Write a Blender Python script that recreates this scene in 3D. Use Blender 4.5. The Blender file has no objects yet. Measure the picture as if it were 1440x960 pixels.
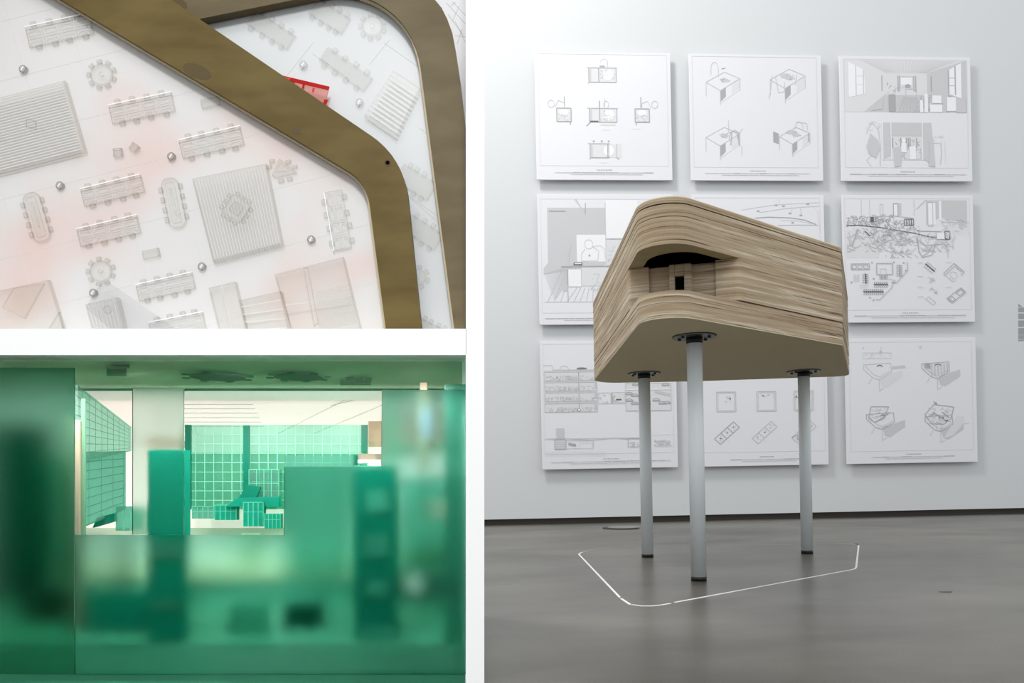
import bpy, bmesh, math, random
from mathutils import Vector
random.seed(7)
scene = bpy.context.scene
COL = scene.collection
# ---------------------------------------------------------------- camera
F, CX, CY, CH = 1100.0, 720.0, 682.0, 0.30
ROLL = math.radians(1.1)
RV = Vector((math.cos(ROLL), 0, -math.sin(ROLL)))
UV = Vector((math.sin(ROLL), 0, math.cos(ROLL)))
CAM = Vector((0, 0, CH))
from mathutils import Matrix
# plan coordinates are measured from the camera; the place is laid out turned so the back wall runs along X
TURN = Matrix.Rotation(-math.atan(0.0592), 4, 'Z')
cd = bpy.data.cameras.new('camera')
cam = bpy.data.objects.new('camera', cd); COL.objects.link(cam)
cd.sensor_width = 36; cd.lens = F * 36 / 1440
cd.shift_y = (CY - 480) / 1440
cd.clip_start = 0.05; cd.clip_end = 100
cam.matrix_world = TURN @ Matrix(((RV.x, UV.x, 0, 0), (0, 0, -1, 0), (RV.z, UV.z, 0, CH), (0, 0, 0, 1)))
scene.camera = cam
scene.view_settings.view_transform = 'Standard'
scene.view_settings.look = 'None'
scene.view_settings.exposure = 0.0
scene.view_settings.gamma = 1.0
scene.view_settings.use_curve_mapping = False
scene.cycles.use_denoising = True
scene.cycles.max_bounces = 20
scene.cycles.transparent_max_bounces = 32
scene.cycles.transmission_bounces = 14
# ---------------------------------------------------------------- world and lamps
w = bpy.data.worlds.new('world'); scene.world = w; w.use_nodes = True
w.node_tree.nodes['Background'].inputs[0].default_value = (0.93, 0.97, 1.0, 1)
w.node_tree.nodes['Background'].inputs[1].default_value = 0.89

def area(name, loc, target, size, power, col=(1, 1, 1), sy=None, spread=None):
    l = bpy.data.lights.new(name, 'AREA'); l.energy = power; l.size = size; l.color = col
    if sy: l.shape = 'RECTANGLE'; l.size_y = sy
    if spread: l.spread = math.radians(spread)
    o = bpy.data.objects.new(name, l); COL.objects.link(o)
    o.location = TURN @ Vector(loc)
    o.rotation_euler = (TURN @ (Vector(target) - Vector(loc))).to_track_quat('-Z', 'Y').to_euler()
    return o

def spot(name, loc, target, power, angle, blend=0.5, size=0.1, col=(1, 1, 1)):
    l = bpy.data.lights.new(name, 'SPOT'); l.energy = power; l.spot_size = math.radians(angle); l.spot_blend = blend
    l.shadow_soft_size = size; l.color = col
    o = bpy.data.objects.new(name, l); COL.objects.link(o)
    o.location = TURN @ Vector(loc)
    o.rotation_euler = (TURN @ (Vector(target) - Vector(loc))).to_track_quat('-Z', 'Y').to_euler()
    return o
area('gallery_ceiling_light', (-1.5, 3.1, 6.2), (1.7, 5.6, 1.6), 1.0, 175, (1.0, 0.985, 0.96))
area('gallery_wash_light', (-0.5, -1.5, 4.5), (1.2, 5.0, 0.8), 2.0, 60, (1.0, 0.98, 0.95))
spot('cabinet_fill_spot', (0.12, -1.6, 2.5), (-0.44, 1.15, 0.55), 225, 30, 0.4, 0.3, (1, 1, 1))  # added spot that lifts the cabinet front to full white

# ---------------------------------------------------------------- helpers
def ray(px, py):
    return RV * ((px - CX) / F) + UV * ((CY - py) / F) + Vector((0, 1, 0))
def P(px, py, D):
    return CAM + ray(px, py) * D
def atz(px, py, z):
    v = ray(px, py); return CAM + v * ((z - CH) / v.z)
def lin(c):
    c = c / 255.0
    return c / 12.92 if c <= 0.04045 else ((c + 0.055) / 1.055) ** 2.4
def rgb(t):
    return (lin(t[0]), lin(t[1]), lin(t[2]), 1)

def mat(name, c, rough=0.6, spec=0.4, trans=0.0, ior=1.45, metal=0.0):
    m = bpy.data.materials.new(name); m.use_nodes = True
    b = m.node_tree.nodes['Principled BSDF']
    b.inputs['Base Color'].default_value = rgb(c)
    b.inputs['Roughness'].default_value = rough
    b.inputs['Specular IOR Level'].default_value = spec
    b.inputs['Transmission Weight'].default_value = trans
    b.inputs['IOR'].default_value = ior
    b.inputs['Metallic'].default_value = metal
    return m

def noise_color(m, c1, c2, scale=(1, 1, 1), nscale=5, detail=4, lo=0.35, hi=0.65, coord='Object', rough=0.5):
    nt = m.node_tree; b = nt.nodes['Principled BSDF']
    tc = nt.nodes.new('ShaderNodeTexCoord'); mp = nt.nodes.new('ShaderNodeMapping')
    mp.inputs['Scale'].default_value = scale
    nz = nt.nodes.new('ShaderNodeTexNoise'); nz.inputs['Scale'].default_value = nscale; nz.inputs['Detail'].default_value = detail
    nz.inputs['Roughness'].default_value = rough
    cr = nt.nodes.new('ShaderNodeValToRGB')
    cr.color_ramp.elements[0].position = lo; cr.color_ramp.elements[0].color = rgb(c1)
    cr.color_ramp.elements[1].position = hi; cr.color_ramp.elements[1].color = rgb(c2)
    nt.links.new(tc.outputs[coord], mp.inputs[0]); nt.links.new(mp.outputs[0], nz.inputs['Vector'])
    nt.links.new(nz.outputs['Fac'], cr.inputs[0]); nt.links.new(cr.outputs[0], b.inputs['Base Color'])
    return nt, b, nz, cr, mp

def acrylic(name, c, gloss_rough=0.08, frost=0.0, diffuse=0.0):
    """thin tinted acrylic: tinted see-through, Fresnel sheen, optional milky share"""
    m = bpy.data.materials.new(name); m.use_nodes = True
    nt = m.node_tree; nt.nodes.clear()
    out = nt.nodes.new('ShaderNodeOutputMaterial')
    tr = nt.nodes.new('ShaderNodeBsdfTransparent'); tr.inputs[0].default_value = rgb(c)
    gl = nt.nodes.new('ShaderNodeBsdfGlossy'); gl.inputs['Roughness'].default_value = gloss_rough
    mx = nt.nodes.new('ShaderNodeMixShader')
    mx.inputs[0].default_value = 0.02; nt.links.new(tr.outputs[0], mx.inputs[1]); nt.links.new(gl.outputs[0], mx.inputs[2])
    last = mx
    if diffuse > 0:
        df = nt.nodes.new('ShaderNodeBsdfDiffuse'); df.inputs[0].default_value = rgb(c)
        tl = nt.nodes.new('ShaderNodeBsdfTranslucent'); tl.inputs[0].default_value = rgb(c)
        ad = nt.nodes.new('ShaderNodeMixShader'); ad.inputs[0].default_value = 0.5
        nt.links.new(df.outputs[0], ad.inputs[1]); nt.links.new(tl.outputs[0], ad.inputs[2])
        m2 = nt.nodes.new('ShaderNodeMixShader'); m2.inputs[0].default_value = diffuse
        nt.links.new(last.outputs[0], m2.inputs[1]); nt.links.new(ad.outputs[0], m2.inputs[2]); last = m2
    nt.links.new(last.outputs[0], out.inputs[0])
    return m

def frosted(name, c, rough=0.3, ior=1.2):
    m = bpy.data.materials.new(name); m.use_nodes = True
    nt = m.node_tree; nt.nodes.clear()
    out = nt.nodes.new('ShaderNodeOutputMaterial')
    rf = nt.nodes.new('ShaderNodeBsdfRefraction'); rf.inputs[0].default_value = rgb(c)
    rf.inputs['Roughness'].default_value = rough; rf.inputs['IOR'].default_value = ior
    nt.links.new(rf.outputs[0], out.inputs[0])
    return m

class MB:
    def __init__(s): s.bm = bmesh.new()
    def face(s, pts, mi=0):
        f = s.bm.faces.new([s.bm.verts.new(p) for p in pts]); f.material_index = mi; return f
    def prism(s, pts, vec, mi=0):
        """closed prism: polygon pts extruded by vec"""
        vec = Vector(vec); a = [s.bm.verts.new(p) for p in pts]; b = [s.bm.verts.new(Vector(p) + vec) for p in pts]
        n = len(a); fs = [s.bm.faces.new(a), s.bm.faces.new(b[::-1])]
        for i in range(n):
            j = (i + 1) % n; fs.append(s.bm.faces.new([a[j], a[i], b[i], b[j]]))
        for f in fs: f.material_index = mi
        return fs
    def box(s, lo, hi, mi=0):
        x0, y0, z0 = lo; x1, y1, z1 = hi
        s.prism([(x0, y0, z0), (x1, y0, z0), (x1, y1, z0), (x0, y1, z0)], (0, 0, z1 - z0), mi)
    def cyl(s, c, r, vec, n=32, mi=0, r2=None):
        c = Vector(c); vec = Vector(vec); z = vec.normalized()
        x = z.orthogonal().normalized(); y = z.cross(x); r2 = r if r2 is None else r2
        a = [s.bm.verts.new(c + (x * math.cos(t) + y * math.sin(t)) * r) for t in [2 * math.pi * i / n for i in range(n)]]
        b = [s.bm.verts.new(c + vec + (x * math.cos(t) + y * math.sin(t)) * r2) for t in [2 * math.pi * i / n for i in range(n)]]
        fs = [s.bm.faces.new(a[::-1]), s.bm.faces.new(b)]
        for i in range(n):
            j = (i + 1) % n; f = s.bm.faces.new([a[i], a[j], b[j], b[i]]); f.smooth = True; fs.append(f)
        for f in fs: f.material_index = mi
    def build(s, name, mats, parent=None, bevel=0, segs=2):
        bmesh.ops.recalc_face_normals(s.bm, faces=s.bm.faces[:])
        big = [f for f in s.bm.faces if len(f.verts) > 4]
        if big: bmesh.ops.triangulate(s.bm, faces=big)
        me = bpy.data.meshes.new(name); s.bm.to_mesh(me); s.bm.free(); me.transform(TURN)
        o = bpy.data.objects.new(name, me); COL.objects.link(o)
        for m in (mats if isinstance(mats, (list, tuple)) else [mats]): me.materials.append(m)
        if parent is not None:
            o.parent = parent
            o.matrix_parent_inverse = parent.matrix_basis.inverted()
        if bevel:
            md = o.modifiers.new('bevel', 'BEVEL'); md.width = bevel; md.segments = segs; md.limit_method = 'ANGLE'
            md.angle_limit = math.radians(50)
        return o

def thing(name, label, cat, loc, group=None):
    o = bpy.data.objects.new(name, None); COL.objects.link(o); o.location = TURN @ Vector(loc); o.empty_display_size = 0.05
    o['label'] = label; o['category'] = cat
    if group: o['group'] = group
    return o
def tag(o, label, cat, group=None):
    o['label'] = label; o['category'] = cat
    if group: o['group'] = group
    return o
def struct(o):
    o['kind'] = 'structure'; return o

def round_poly(pts, n=10):
    """[(x, y, r)] -> rounded polygon points"""
    out = []; N = len(pts)
    for i in range(N):
        p = Vector(pts[i][:2]); a = Vector(pts[i - 1][:2]); b = Vector(pts[(i + 1) % N][:2]); r = pts[i][2]
        u = (a - p).normalized(); v = (b - p).normalized()
        if r <= 0: out.append((p.x, p.y)); continue
        ang = math.acos(max(-1, min(1, u.dot(v)))); t = r / math.tan(ang / 2)
        t = min(t, (a - p).length * 0.49, (b - p).length * 0.49); r = t * math.tan(ang / 2)
        c = p + (u + v).normalized() * (r / math.sin(ang / 2))
        s = (p + u * t) - c; e = (p + v * t) - c
        a0 = math.atan2(s.y, s.x); a1 = math.atan2(e.y, e.x); d = a1 - a0
        while d > math.pi: d -= 2 * math.pi
        while d < -math.pi: d += 2 * math.pi
        for k in range(n + 1):
            q = a0 + d * k / n; out.append((c.x + r * math.cos(q), c.y + r * math.sin(q)))
    return out

# ---------------------------------------------------------------- setting: floor, wall, skirting
WY, WM = 5.9, 0.0592
WK = math.sqrt(1 + WM * WM)
WX = Vector((1 / WK, WM / WK, 0)); WN = Vector((WM / WK, -1 / WK, 0))      # along the wall, out of the wall
def wall_pt(s, z, off=0.0):       # s metres along the wall from x = 0
    return Vector((0, WY, 0)) + WX * s + Vector((0, 0, z)) + WN * off

m_floor = mat('polished_concrete', (126, 122, 114), 0.28, 0.45)
nt, b, nz, cr, mp = noise_color(m_floor, (62, 58, 51), (112, 107, 97), (0.8, 1.3, 1), 1.3, 9, 0.33, 0.67, 'Object', 0.62)
n2 = nt.nodes.new('ShaderNodeTexNoise'); n2.inputs['Scale'].default_value = 260; n2.inputs['Detail'].default_value = 3
mm = nt.nodes.new('ShaderNodeMix'); mm.data_type = 'RGBA'; mm.blend_type = 'OVERLAY'; mm.inputs[0].default_value = 0.45
nt.links.new(mp.outputs[0], n2.inputs['Vector']); nt.links.new(cr.outputs[0], mm.inputs[6]); nt.links.new(n2.outputs['Fac'], mm.inputs[7])
nt.links.new(mm.outputs[2], b.inputs['Base Color'])
n3 = nt.nodes.new('ShaderNodeTexNoise'); n3.inputs['Scale'].default_value = 3; n3.inputs['Detail'].default_value = 4
mr = nt.nodes.new('ShaderNodeMapRange'); mr.inputs[3].default_value = 0.2; mr.inputs[4].default_value = 0.42
nt.links.new(n3.outputs['Fac'], mr.inputs[0]); nt.links.new(mr.outputs[0], b.inputs['Roughness'])
bp = nt.nodes.new('ShaderNodeBump'); bp.inputs['Strength'].default_value = 0.04; bp.inputs['Distance'].default_value = 0.01
n4 = nt.nodes.new('ShaderNodeTexNoise'); n4.inputs['Scale'].default_value = 7
nt.links.new(n4.outputs['Fac'], bp.inputs['Height']); nt.links.new(bp.outputs[0], b.inputs['Normal'])
mb = MB(); mb.box((-4, -3.5, -0.08), (8, 7.2, 0)); struct(mb.build('floor', m_floor))

m_wall = mat('painted_wall', (219, 221, 222), 0.75, 0.2)
nt = m_wall.node_tree; bb = nt.nodes['Principled BSDF']
bp = nt.nodes.new('ShaderNodeBump'); bp.inputs['Strength'].default_value = 0.08; bp.inputs['Distance'].default_value = 0.005
n4 = nt.nodes.new('ShaderNodeTexNoise'); n4.inputs['Scale'].default_value = 90
nt.links.new(n4.outputs['Fac'], bp.inputs['Height']); nt.links.new(bp.outputs[0], bb.inputs['Normal'])
mb = MB(); mb.prism([wall_pt(-4, 0.045), wall_pt(8, 0.045), wall_pt(8, 6.5), wall_pt(-4, 6.5)], -WN * 0.15)
struct(mb.build('wall_back', m_wall))
m_skirt = mat('dark_recess', (52, 47, 40), 0.6)
mb = MB(); mb.prism([wall_pt(-4, 0, -0.012), wall_pt(8, 0, -0.012), wall_pt(8, 0.045, -0.012), wall_pt(-4, 0.045, -0.012)], -WN * 0.12)
mb.prism([wall_pt(-4, 0.0, 0.0), wall_pt(8, 0.0, 0.0), wall_pt(8, 0.014, 0.0), wall_pt(-4, 0.014, 0.0)], -WN * 0.01)
struct(mb.build('baseboard_back', m_skirt))

# ---------------------------------------------------------------- plywood body on three legs
def tri_noise(n): pass
m_ply = mat('laminated_plywood', (188, 168, 136), 0.6, 0.25)
nt, b, nz, cr, mp = noise_color(m_ply, (134, 109, 82), (224, 210, 187), (0.9, 0.9, 48), 1.7, 9, 0.36, 0.62, 'Object', 0.7)
e = cr.color_ramp.elements.new(0.40); e.color = rgb((172, 148, 119))
e = cr.color_ramp.elements.new(0.315); e.color = rgb((66, 44, 28))
e = cr.color_ramp.elements.new(0.55); e.color = rgb((193, 173, 145))
tc = [n for n in nt.nodes if n.type == 'TEX_COORD'][0]
n2 = nt.nodes.new('ShaderNodeTexNoise'); n2.inputs['Scale'].default_value = 2.6; n2.inputs['Detail'].default_value = 3
mp2 = nt.nodes.new('ShaderNodeMapping'); mp2.inputs['Scale'].default_value = (1, 1, 80)
cr2 = nt.nodes.new('ShaderNodeValToRGB')      # thin dark glue lines and splits between the veneers
cr2.color_ramp.elements[0].position = 0.345; cr2.color_ramp.elements[0].color = (0.16, 0.1, 0.06, 1)
cr2.color_ramp.elements[1].position = 0.38; cr2.color_ramp.elements[1].color = (1, 1, 1, 1)
nt.links.new(tc.outputs['Object'], mp2.inputs[0]); nt.links.new(mp2.outputs[0], n2.inputs['Vector']); nt.links.new(n2.outputs['Fac'], cr2.inputs[0])
mm = nt.nodes.new('ShaderNodeMix'); mm.data_type = 'RGBA'; mm.blend_type = 'MULTIPLY'; mm.inputs[0].default_value = 0.8
nt.links.new(cr.outputs[0], mm.inputs[6]); nt.links.new(cr2.outputs[0], mm.inputs[7]); nt.links.new(mm.outputs[2], b.inputs['Base Color'])
m_plyface = mat('plywood_sheet_face', (176, 160, 120), 0.65, 0.25)
noise_color(m_plyface, (190, 174, 130), (206, 192, 150), (1, 8, 1), 5, 5)
m_void = mat('painted_dark_interior', (10, 8, 7), 0.9, 0.05)  # near-black colour stands in for shade inside openings and holes
m_under = mat('lifted_underside_board', (228, 215, 182), 0.7, 0.2)  # underside colour lightened in place of missing floor bounce
m_seam = mat('dark_seam', (58, 43, 30), 0.8, 0.1)

FOOT = [(0.360, 2.008, 0.087), (1.104, 2.586, 0.07), (1.462, 3.366, 0.045), (0.80, 3.442, 0.5), (0.357, 3.44, 0.13)]
CUT = [(0.360, 2.336, 0.012), (0.664, 2.242, 0.03), (1.104, 2.586, 0.07), (1.462, 3.366, 0.045), (0.80, 3.442, 0.5), (0.357, 3.44, 0.13)]
ZU, ZL, ZS, ZT = 0.741, 0.818, 0.940, 1.069
def offset_loop(pts, d):
    """inward offset of a dense counter-clockwise loop"""
    n = len(pts); out = []
    for i in range(n):
        a = Vector(pts[i - 1]); p = Vector(pts[i]); c = Vector(pts[(i + 1) % n])
        t = (c - a)
        if t.length < 1e-9: out.append(tuple(p)); continue
        t.normalize(); out.append((p.x - t.y * d, p.y + t.x * d))
    return out
def layered(loop, z0, z1, step=0.0085, jit=0.0010, mi=0, mb=None, cap_bot=1, cap_top=0, lim=None):
    mb = mb or MB(); z = z0; n = len(loop); prev = None; first = None
    while z < z1 - 1e-6:
        zn = min(z1, z + step * random.uniform(0.7, 1.3))
        if z1 - zn < step * 0.4: zn = z1
        lp = offset_loop(loop, random.uniform(0, jit * 2))
        a = [mb.bm.verts.new((x, y, z)) for x, y in lp]; bt = [mb.bm.verts.new((x, y, zn)) for x, y in lp]
        if prev:
            for i in range(n):
                j = (i + 1) % n; mb.bm.faces.new([prev[i], prev[j], a[j], a[i]])
        else: first = a
        for i in range(n):
            j = (i + 1) % n; mb.bm.faces.new([a[i], a[j], bt[j], bt[i]])
        prev = bt; z = zn
    return mb, first, prev

foot = round_poly(FOOT, 14); cutl = round_poly(CUT, 10)
hut = thing('plywood_hut_model', 'tapering laminated plywood hut model raised on three white legs above the concrete floor', 'architectural model', (0.85, 2.85, 0))
# lower tier
mb, a, t = layered(foot, ZU + 0.004, ZL - 0.003)
mb.bm.faces.new(a[::-1]); mb.bm.faces.new(t)
lower = mb.build('lower_shell', m_ply, hut)
mb = MB(); mb.prism([(x, y, ZU) for x, y in offset_loop(foot, 0.0015)], (0, 0, 0.004)); mb.build('underside_board', m_under, hut)
mb = MB(); mb.prism([(x, y, ZL - 0.003) for x, y in offset_loop(foot, 0.012)], (0, 0, 0.003)); mb.build('seam', m_seam, hut)
# middle tier: hollow ring with a straight cut across the near corner
def ring(loop, z0, z1, th, jit=0.0009):
    mb, a, t = layered(loop, z0, z1, jit=jit)
    n = len(loop); inn = offset_loop(loop, th)
    ib = [mb.bm.verts.new((x, y, z0)) for x, y in inn]; it = [mb.bm.verts.new((x, y, z1)) for x, y in inn]
    return mb, a, t, ib, it
def closed_ring(loop, inn, z0, z1, mi_in=1, mi_bot=2, step=0.0085, jit=0.0010):
    mb, a, t = layered(loop, z0, z1, step, jit)
    n = len(loop)
    ib = [mb.bm.verts.new((x, y, z0)) for x, y in inn]; it = [mb.bm.verts.new((x, y, z1)) for x, y in inn]
    for i in range(n):
        j = (i + 1) % n
        f = mb.bm.faces.new([a[i], ib[i], ib[j], a[j]]); f.material_index = mi_bot
        mb.bm.faces.new([t[j], it[j], it[i], t[i]])
        f = mb.bm.faces.new([ib[j], ib[i], it[i], it[j]]); f.material_index = mi_in
    return mb
# the middle wall stays open in the notch between two block ends; walk it as an open band
cutdir = (Vector((0.664, 2.242)) - Vector((0.360, 2.336))).normalized(); cutn = Vector((-cutdir.y, cutdir.x))
pA = Vector((0.418, 2.318)); pB = Vector((0.600, 2.262))
i0 = max(range(len(cutl)), key=lambda i: -(Vector(cutl[i]) - Vector((0.664, 2.242))).length)
# outer path from pB along the right of the cut, all round, to pA
def on_cut(p): return abs((Vector(p) - Vector((0.360, 2.336))).dot(cutn)) < 1e-4
seq = cutl[11:] + cutl[:11]          # starts at the second corner's arc (right end of the cut)
path = [tuple(pB)] + seq + [tuple(pA)]
inner = offset_loop(path, 0.055)
inner[0] = tuple(pB + cutn * 0.05); inner[-1] = tuple(pA + cutn * 0.05)
mb, a, t = layered(path + inner[::-1], ZL, ZS - 0.0015, 0.0065, 0.0006)
mb.bm.faces.new(a[::-1]); mb.bm.faces.new(t)
mb.build('middle_shell', m_ply, hut)
mb = MB(); mb.prism([(x, y, ZS - 0.0015) for x, y in offset_loop(path + inner[::-1], 0.005)], (0, 0, 0.0015)); mb.build('seam', m_seam, hut)
# upper tier: shell with an open underside, closed on top
inn = offset_loop(foot, 0.0)
inn = round_poly([(0.402, 2.088, 0.085), (1.075, 2.62, 0.04), (1.395, 3.325, 0.03), (0.80, 3.39, 0.4), (0.407, 3.38, 0.1)], 14)
mb = closed_ring(foot, inn, ZS, ZT - 0.022)
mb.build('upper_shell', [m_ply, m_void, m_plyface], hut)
mb = MB(); mb.prism([(x, y, ZT - 0.022) for x, y in offset_loop(foot, 0.005)], (0, 0, 0.003)); mb.build('seam', m_seam, hut)
mb, a, t = layered(foot, ZT - 0.019, ZT - 0.005); mb.bm.faces.new(a[::-1])
lp = offset_loop(foot, 0.006); tp = [mb.bm.verts.new((x, y, ZT)) for x, y in lp]
for i in range(len(lp)):
    j = (i + 1) % len(lp); mb.bm.faces.new([t[i], t[j], tp[j], tp[i]])
mb.bm.faces.new(tp); mb.build('roof_board', m_ply, hut)
# recessed inner panel with a small projecting window box
q0 = pA + cutn * 0.010 - cutdir * 0.004; q1 = pB + cutn * 0.010 + cutdir * 0.004
def cz(p, z): return (p.x, p.y, z)
mb, a, t = layered([tuple(q0), tuple(q1), tuple(q1 + cutn * 0.02), tuple(q0 + cutn * 0.02)], ZL, ZS - 0.004, 0.0065, 0.0003)
mb.bm.faces.new(a[::-1]); mb.bm.faces.new(t); mb.build('inner_panel', m_ply, hut)
L = (q1 - q0).length
bx0 = q0 + cutdir * (L * 0.32); bx1 = q0 + cutdir * (L * 0.66)
wx0 = q0 + cutdir * (L * 0.40); wx1 = q0 + cutdir * (L * 0.535)
dp = -cutn * 0.021
win = MB()
fr = 0.0
def blk(a_, b_, z0, z1):
    win.prism([cz(a_ + dp, z0), cz(b_ + dp, z0), cz(b_, z0), cz(a_, z0)], (0, 0, z1 - z0))
blk(bx0, wx0, ZL, ZS - 0.004); 
win.prism([cz(wx1 + dp, ZL), cz(wx1 + dp + cutdir * 0.018, ZL), cz(bx1, ZL), cz(wx1, ZL)], (0, 0, ZS - 0.004 - ZL))
blk(wx0, wx1, ZL, ZL + 0.042); blk(wx0, wx1, ZL + 0.083, ZS - 0.004)
wb = win.build('window_box', m_ply, hut, 0.002)
mb = MB(); mb.prism([cz(wx0 + dp * 0.3, ZL + 0.042), cz(wx1 + dp * 0.3, ZL + 0.042), cz(wx1 + dp * 0.05, ZL + 0.042), cz(wx0 + dp * 0.05, ZL + 0.042)], (0, 0, 0.041))
mb.build('window_shade_slab', m_void, wb)  # near-black slab set in the hole as its shade
# dark lining that closes the inside behind the notch
# legs with flange, bolts, collar and foot
m_leg = mat('white_powder_coat', (224, 230, 232), 0.35, 0.5)
m_flange = mat('galvanised_flange', (120, 122, 120), 0.35, 0.5, metal=0.6)
m_black = mat('black_rubber', (22, 22, 22), 0.5)
for lx, ly, lr in [(0.561, 2.372, 0.0232), (0.540, 3.149, 0.0236), (1.194, 3.180, 0.0232)]:
    mb = MB(); mb.cyl((lx, ly, 0.012), lr, (0, 0, ZU - 0.02)); leg = mb.build('leg', m_leg, hut)
    mb = MB(); mb.cyl((lx, ly, 0), lr * 1.0, (0, 0, 0.013)); mb.build('rubber_foot', m_black, leg)
    mb = MB(); mb.cyl((lx, ly, ZU - 0.005), 0.063, (0, 0, 0.005), 40); fl = mb.build('flange', m_flange, leg)
    mb = MB(); mb.cyl((lx, ly, ZU - 0.0225), lr * 1.06, (0, 0, 0.018), 32); mb.build('collar', m_black, leg)
    mb = MB()
    mb.cyl((lx, ly, ZU - 0.0016), 0.066, (0, 0, 0.0014), 40); mb.build('gasket', m_black, leg)
    for k in range(6):
        an = math.radians(30 + 60 * k)
        mb = MB(); mb.cyl((lx + 0.046 * math.cos(an), ly + 0.046 * math.sin(an), ZU - 0.0095), 0.0052, (0, 0, 0.006), 10)
        mb.build('bolt', m_black, leg)

# ---------------------------------------------------------------- tape outline on the floor
m_tape = mat('white_tape', (236, 236, 230), 0.6)
m_thin = mat('worn_tape', (178, 176, 170), 0.6)
def ribbon(pts, width, name, m, parent, h=0.0012):
    mb = MB(); n = len(pts); L_, R_ = [], []
    for i, p in enumerate(pts):
        t = (pts[min(i + 1, n - 1)] - pts[max(i - 1, 0)]).normalized(); s = Vector((-t.y, t.x, 0)) * width / 2
        L_.append(p + s); R_.append(p - s)
    for i in range(n - 1):
        mb.prism([L_[i], R_[i], R_[i + 1], L_[i + 1]], (0, 0, h))
    return mb.build(name, m, parent)
def fpt(l): return [atz(x, y, 0) for x, y in l]
tape = thing('floor_tape_outline', 'thin white tape outline of the hut on the grey concrete floor around the legs', 'tape', atz(916, 852, 0))
for seg, wd, mt in [([(814, 779.3), (871.5, 840)], 0.0062, m_tape), ([(873.5, 841.7), (886, 850)], 0.007, m_tape),
                ([(889, 850.2), (902, 852), (916.7, 852), (931, 850.5), (943, 848.5)], 0.0062, m_tape),
                ([(948.7, 847), (1196.7, 801.2), (1202, 799.8), (1204, 797.7), (1207.5, 767)], 0.0062, m_tape),
                ([(1207.5, 766.5), (1193.7, 764), (1062.5, 766.5), (916.7, 768.5), (858, 770), (828, 774), (819, 777)], 0.005, m_thin),
                ([(814, 779.3), (816, 777.5), (819, 776.3)], 0.006, m_tape)]:
    ribbon(fpt(seg), wd, 'tape_strip', mt, tape)
# floor cover near the wall and the scuff mark
mb = MB(); c0 = atz(872, 742.5, 0)
ring_pts = []
m_metal = mat('dull_steel', (150, 148, 142), 0.4, 0.5, metal=0.5)
m_darksteel = mat('dark_steel', (58, 55, 50), 0.5, 0.4)  # dark tone of the cover rim and the crumb
cover = thing('floor_cover', 'small round steel floor cover set in the concrete near the back wall', 'floor cover', c0)
mb = MB(); n = 40
o1 = [Vector((c0.x + 0.115 * math.cos(t), c0.y + 0.15 * math.sin(t), 0)) for t in [2 * math.pi * i / n for i in range(n)]]
mb.prism(o1, (0, 0, 0.006)); mb.build('rim', m_darksteel, cover)
o1 = [Vector((c0.x + 0.02 + 0.105 * math.cos(t), c0.y - 0.03 + 0.12 * math.sin(t), 0.006)) for t in [2 * math.pi * i / n for i in range(n)]]
mb = MB(); mb.prism(o1, (0, 0, 0.004)); mb.build('lid', m_metal, cover)
m_scuff = mat('scuff', (72, 70, 66), 0.5)
mb = MB()
for i, (dx, dy) in enumerate([(0, 0)]):
    c = atz(1330 + dx, 832 + dy, 0); r = 0.011
    mb.prism([c + Vector((r * 1.6 * math.cos(q), r * math.sin(q) * (1 + 0.3 * math.sin(3 * q)), 0)) for q in [k * math.pi / 5 for k in range(10)]], (0, 0, 0.0006))
tag(mb.build('scuff_mark', m_scuff), 'small dark scuff mark on the bare concrete to the right of the tape outline', 'mark')
mb = MB()
for i, (qx, qy) in enumerate([(1204.5, 765.3)]):
    mb.prism([c + Vector((0.007 * math.cos(q), 0.012 * math.sin(q), 0)) for c in [atz(qx, qy, 0)] for q in [k * math.pi / 5 for k in range(10)]], (0, 0, 0.003))
tag(mb.build('tape_crumb', m_darksteel), 'tiny dark crumb at the back right corner of the tape outline', 'crumb')
# ---------------------------------------------------------------- wall lettering, cut by the frame edge
m_letter = mat('grey_vinyl', (160, 162, 163), 0.5)
let = thing('wall_lettering', 'grey vertical lettering on the white wall at the far right', 'lettering', wall_pt(4.0, 1.7))
def wpix(px, py, off=0.0):
    v = ray(px, py); t = (WY - off * WK) / (v.y - WM * v.x); return CAM + v * t
for (y0, y1, sk) in [(427, 431, 1), (432.3, 438.5, 0), (440.5, 448, 0), (450.3, 459, 0), (461, 470, 0), (471, 476, 0), (477.2, 479, 0)]:
    mb = MB(); x0 = 1432.2; x1 = 1447 if not sk else 1438
    pts = [(x0, y0), (x1, y0 + (4 if sk else 0)), (x1, y1), (x0, y1)]
    mb.prism([wpix(a_, b_, 0.002) for a_, b_ in pts], -WN * 0.002); mb.build('letter', m_letter, let)

# ---------------------------------------------------------------- nine printed boards
m_board = mat('white_foam_board', (234, 234, 237), 0.6, 0.25)
m_cleat = mat('board_spacer', (200, 200, 200), 0.7)
m_t = [mat('print_pale_grey', (226, 226, 227), 0.7, 0.1), mat('print_light_grey', (208, 208, 209), 0.7, 0.1),
       mat('print_mid_grey', (178, 178, 180), 0.7, 0.1), mat('print_dark_grey', (112, 112, 115), 0.7, 0.1),
       mat('print_white', (244, 244, 246), 0.7, 0.1)]
XS = [(0.227, 1.260), (1.402, 2.432), (2.574, 3.618)]
ZS_ = [(2.585, 3.545), (1.497, 2.477), (0.412, 1.375)]
BOX = {1: (55, 48, 930, 872), 2: (60, 55, 925, 865), 3: (48, 60, 893, 865), 4: (65, 45, 955, 885), 5: (50, 40, 935, 880),
       6: (70, 40, 912, 848), 7: (88, 60, 965, 895), 8: (45, 50, 955, 870), 9: (70, 38, 920, 850)}
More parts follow.
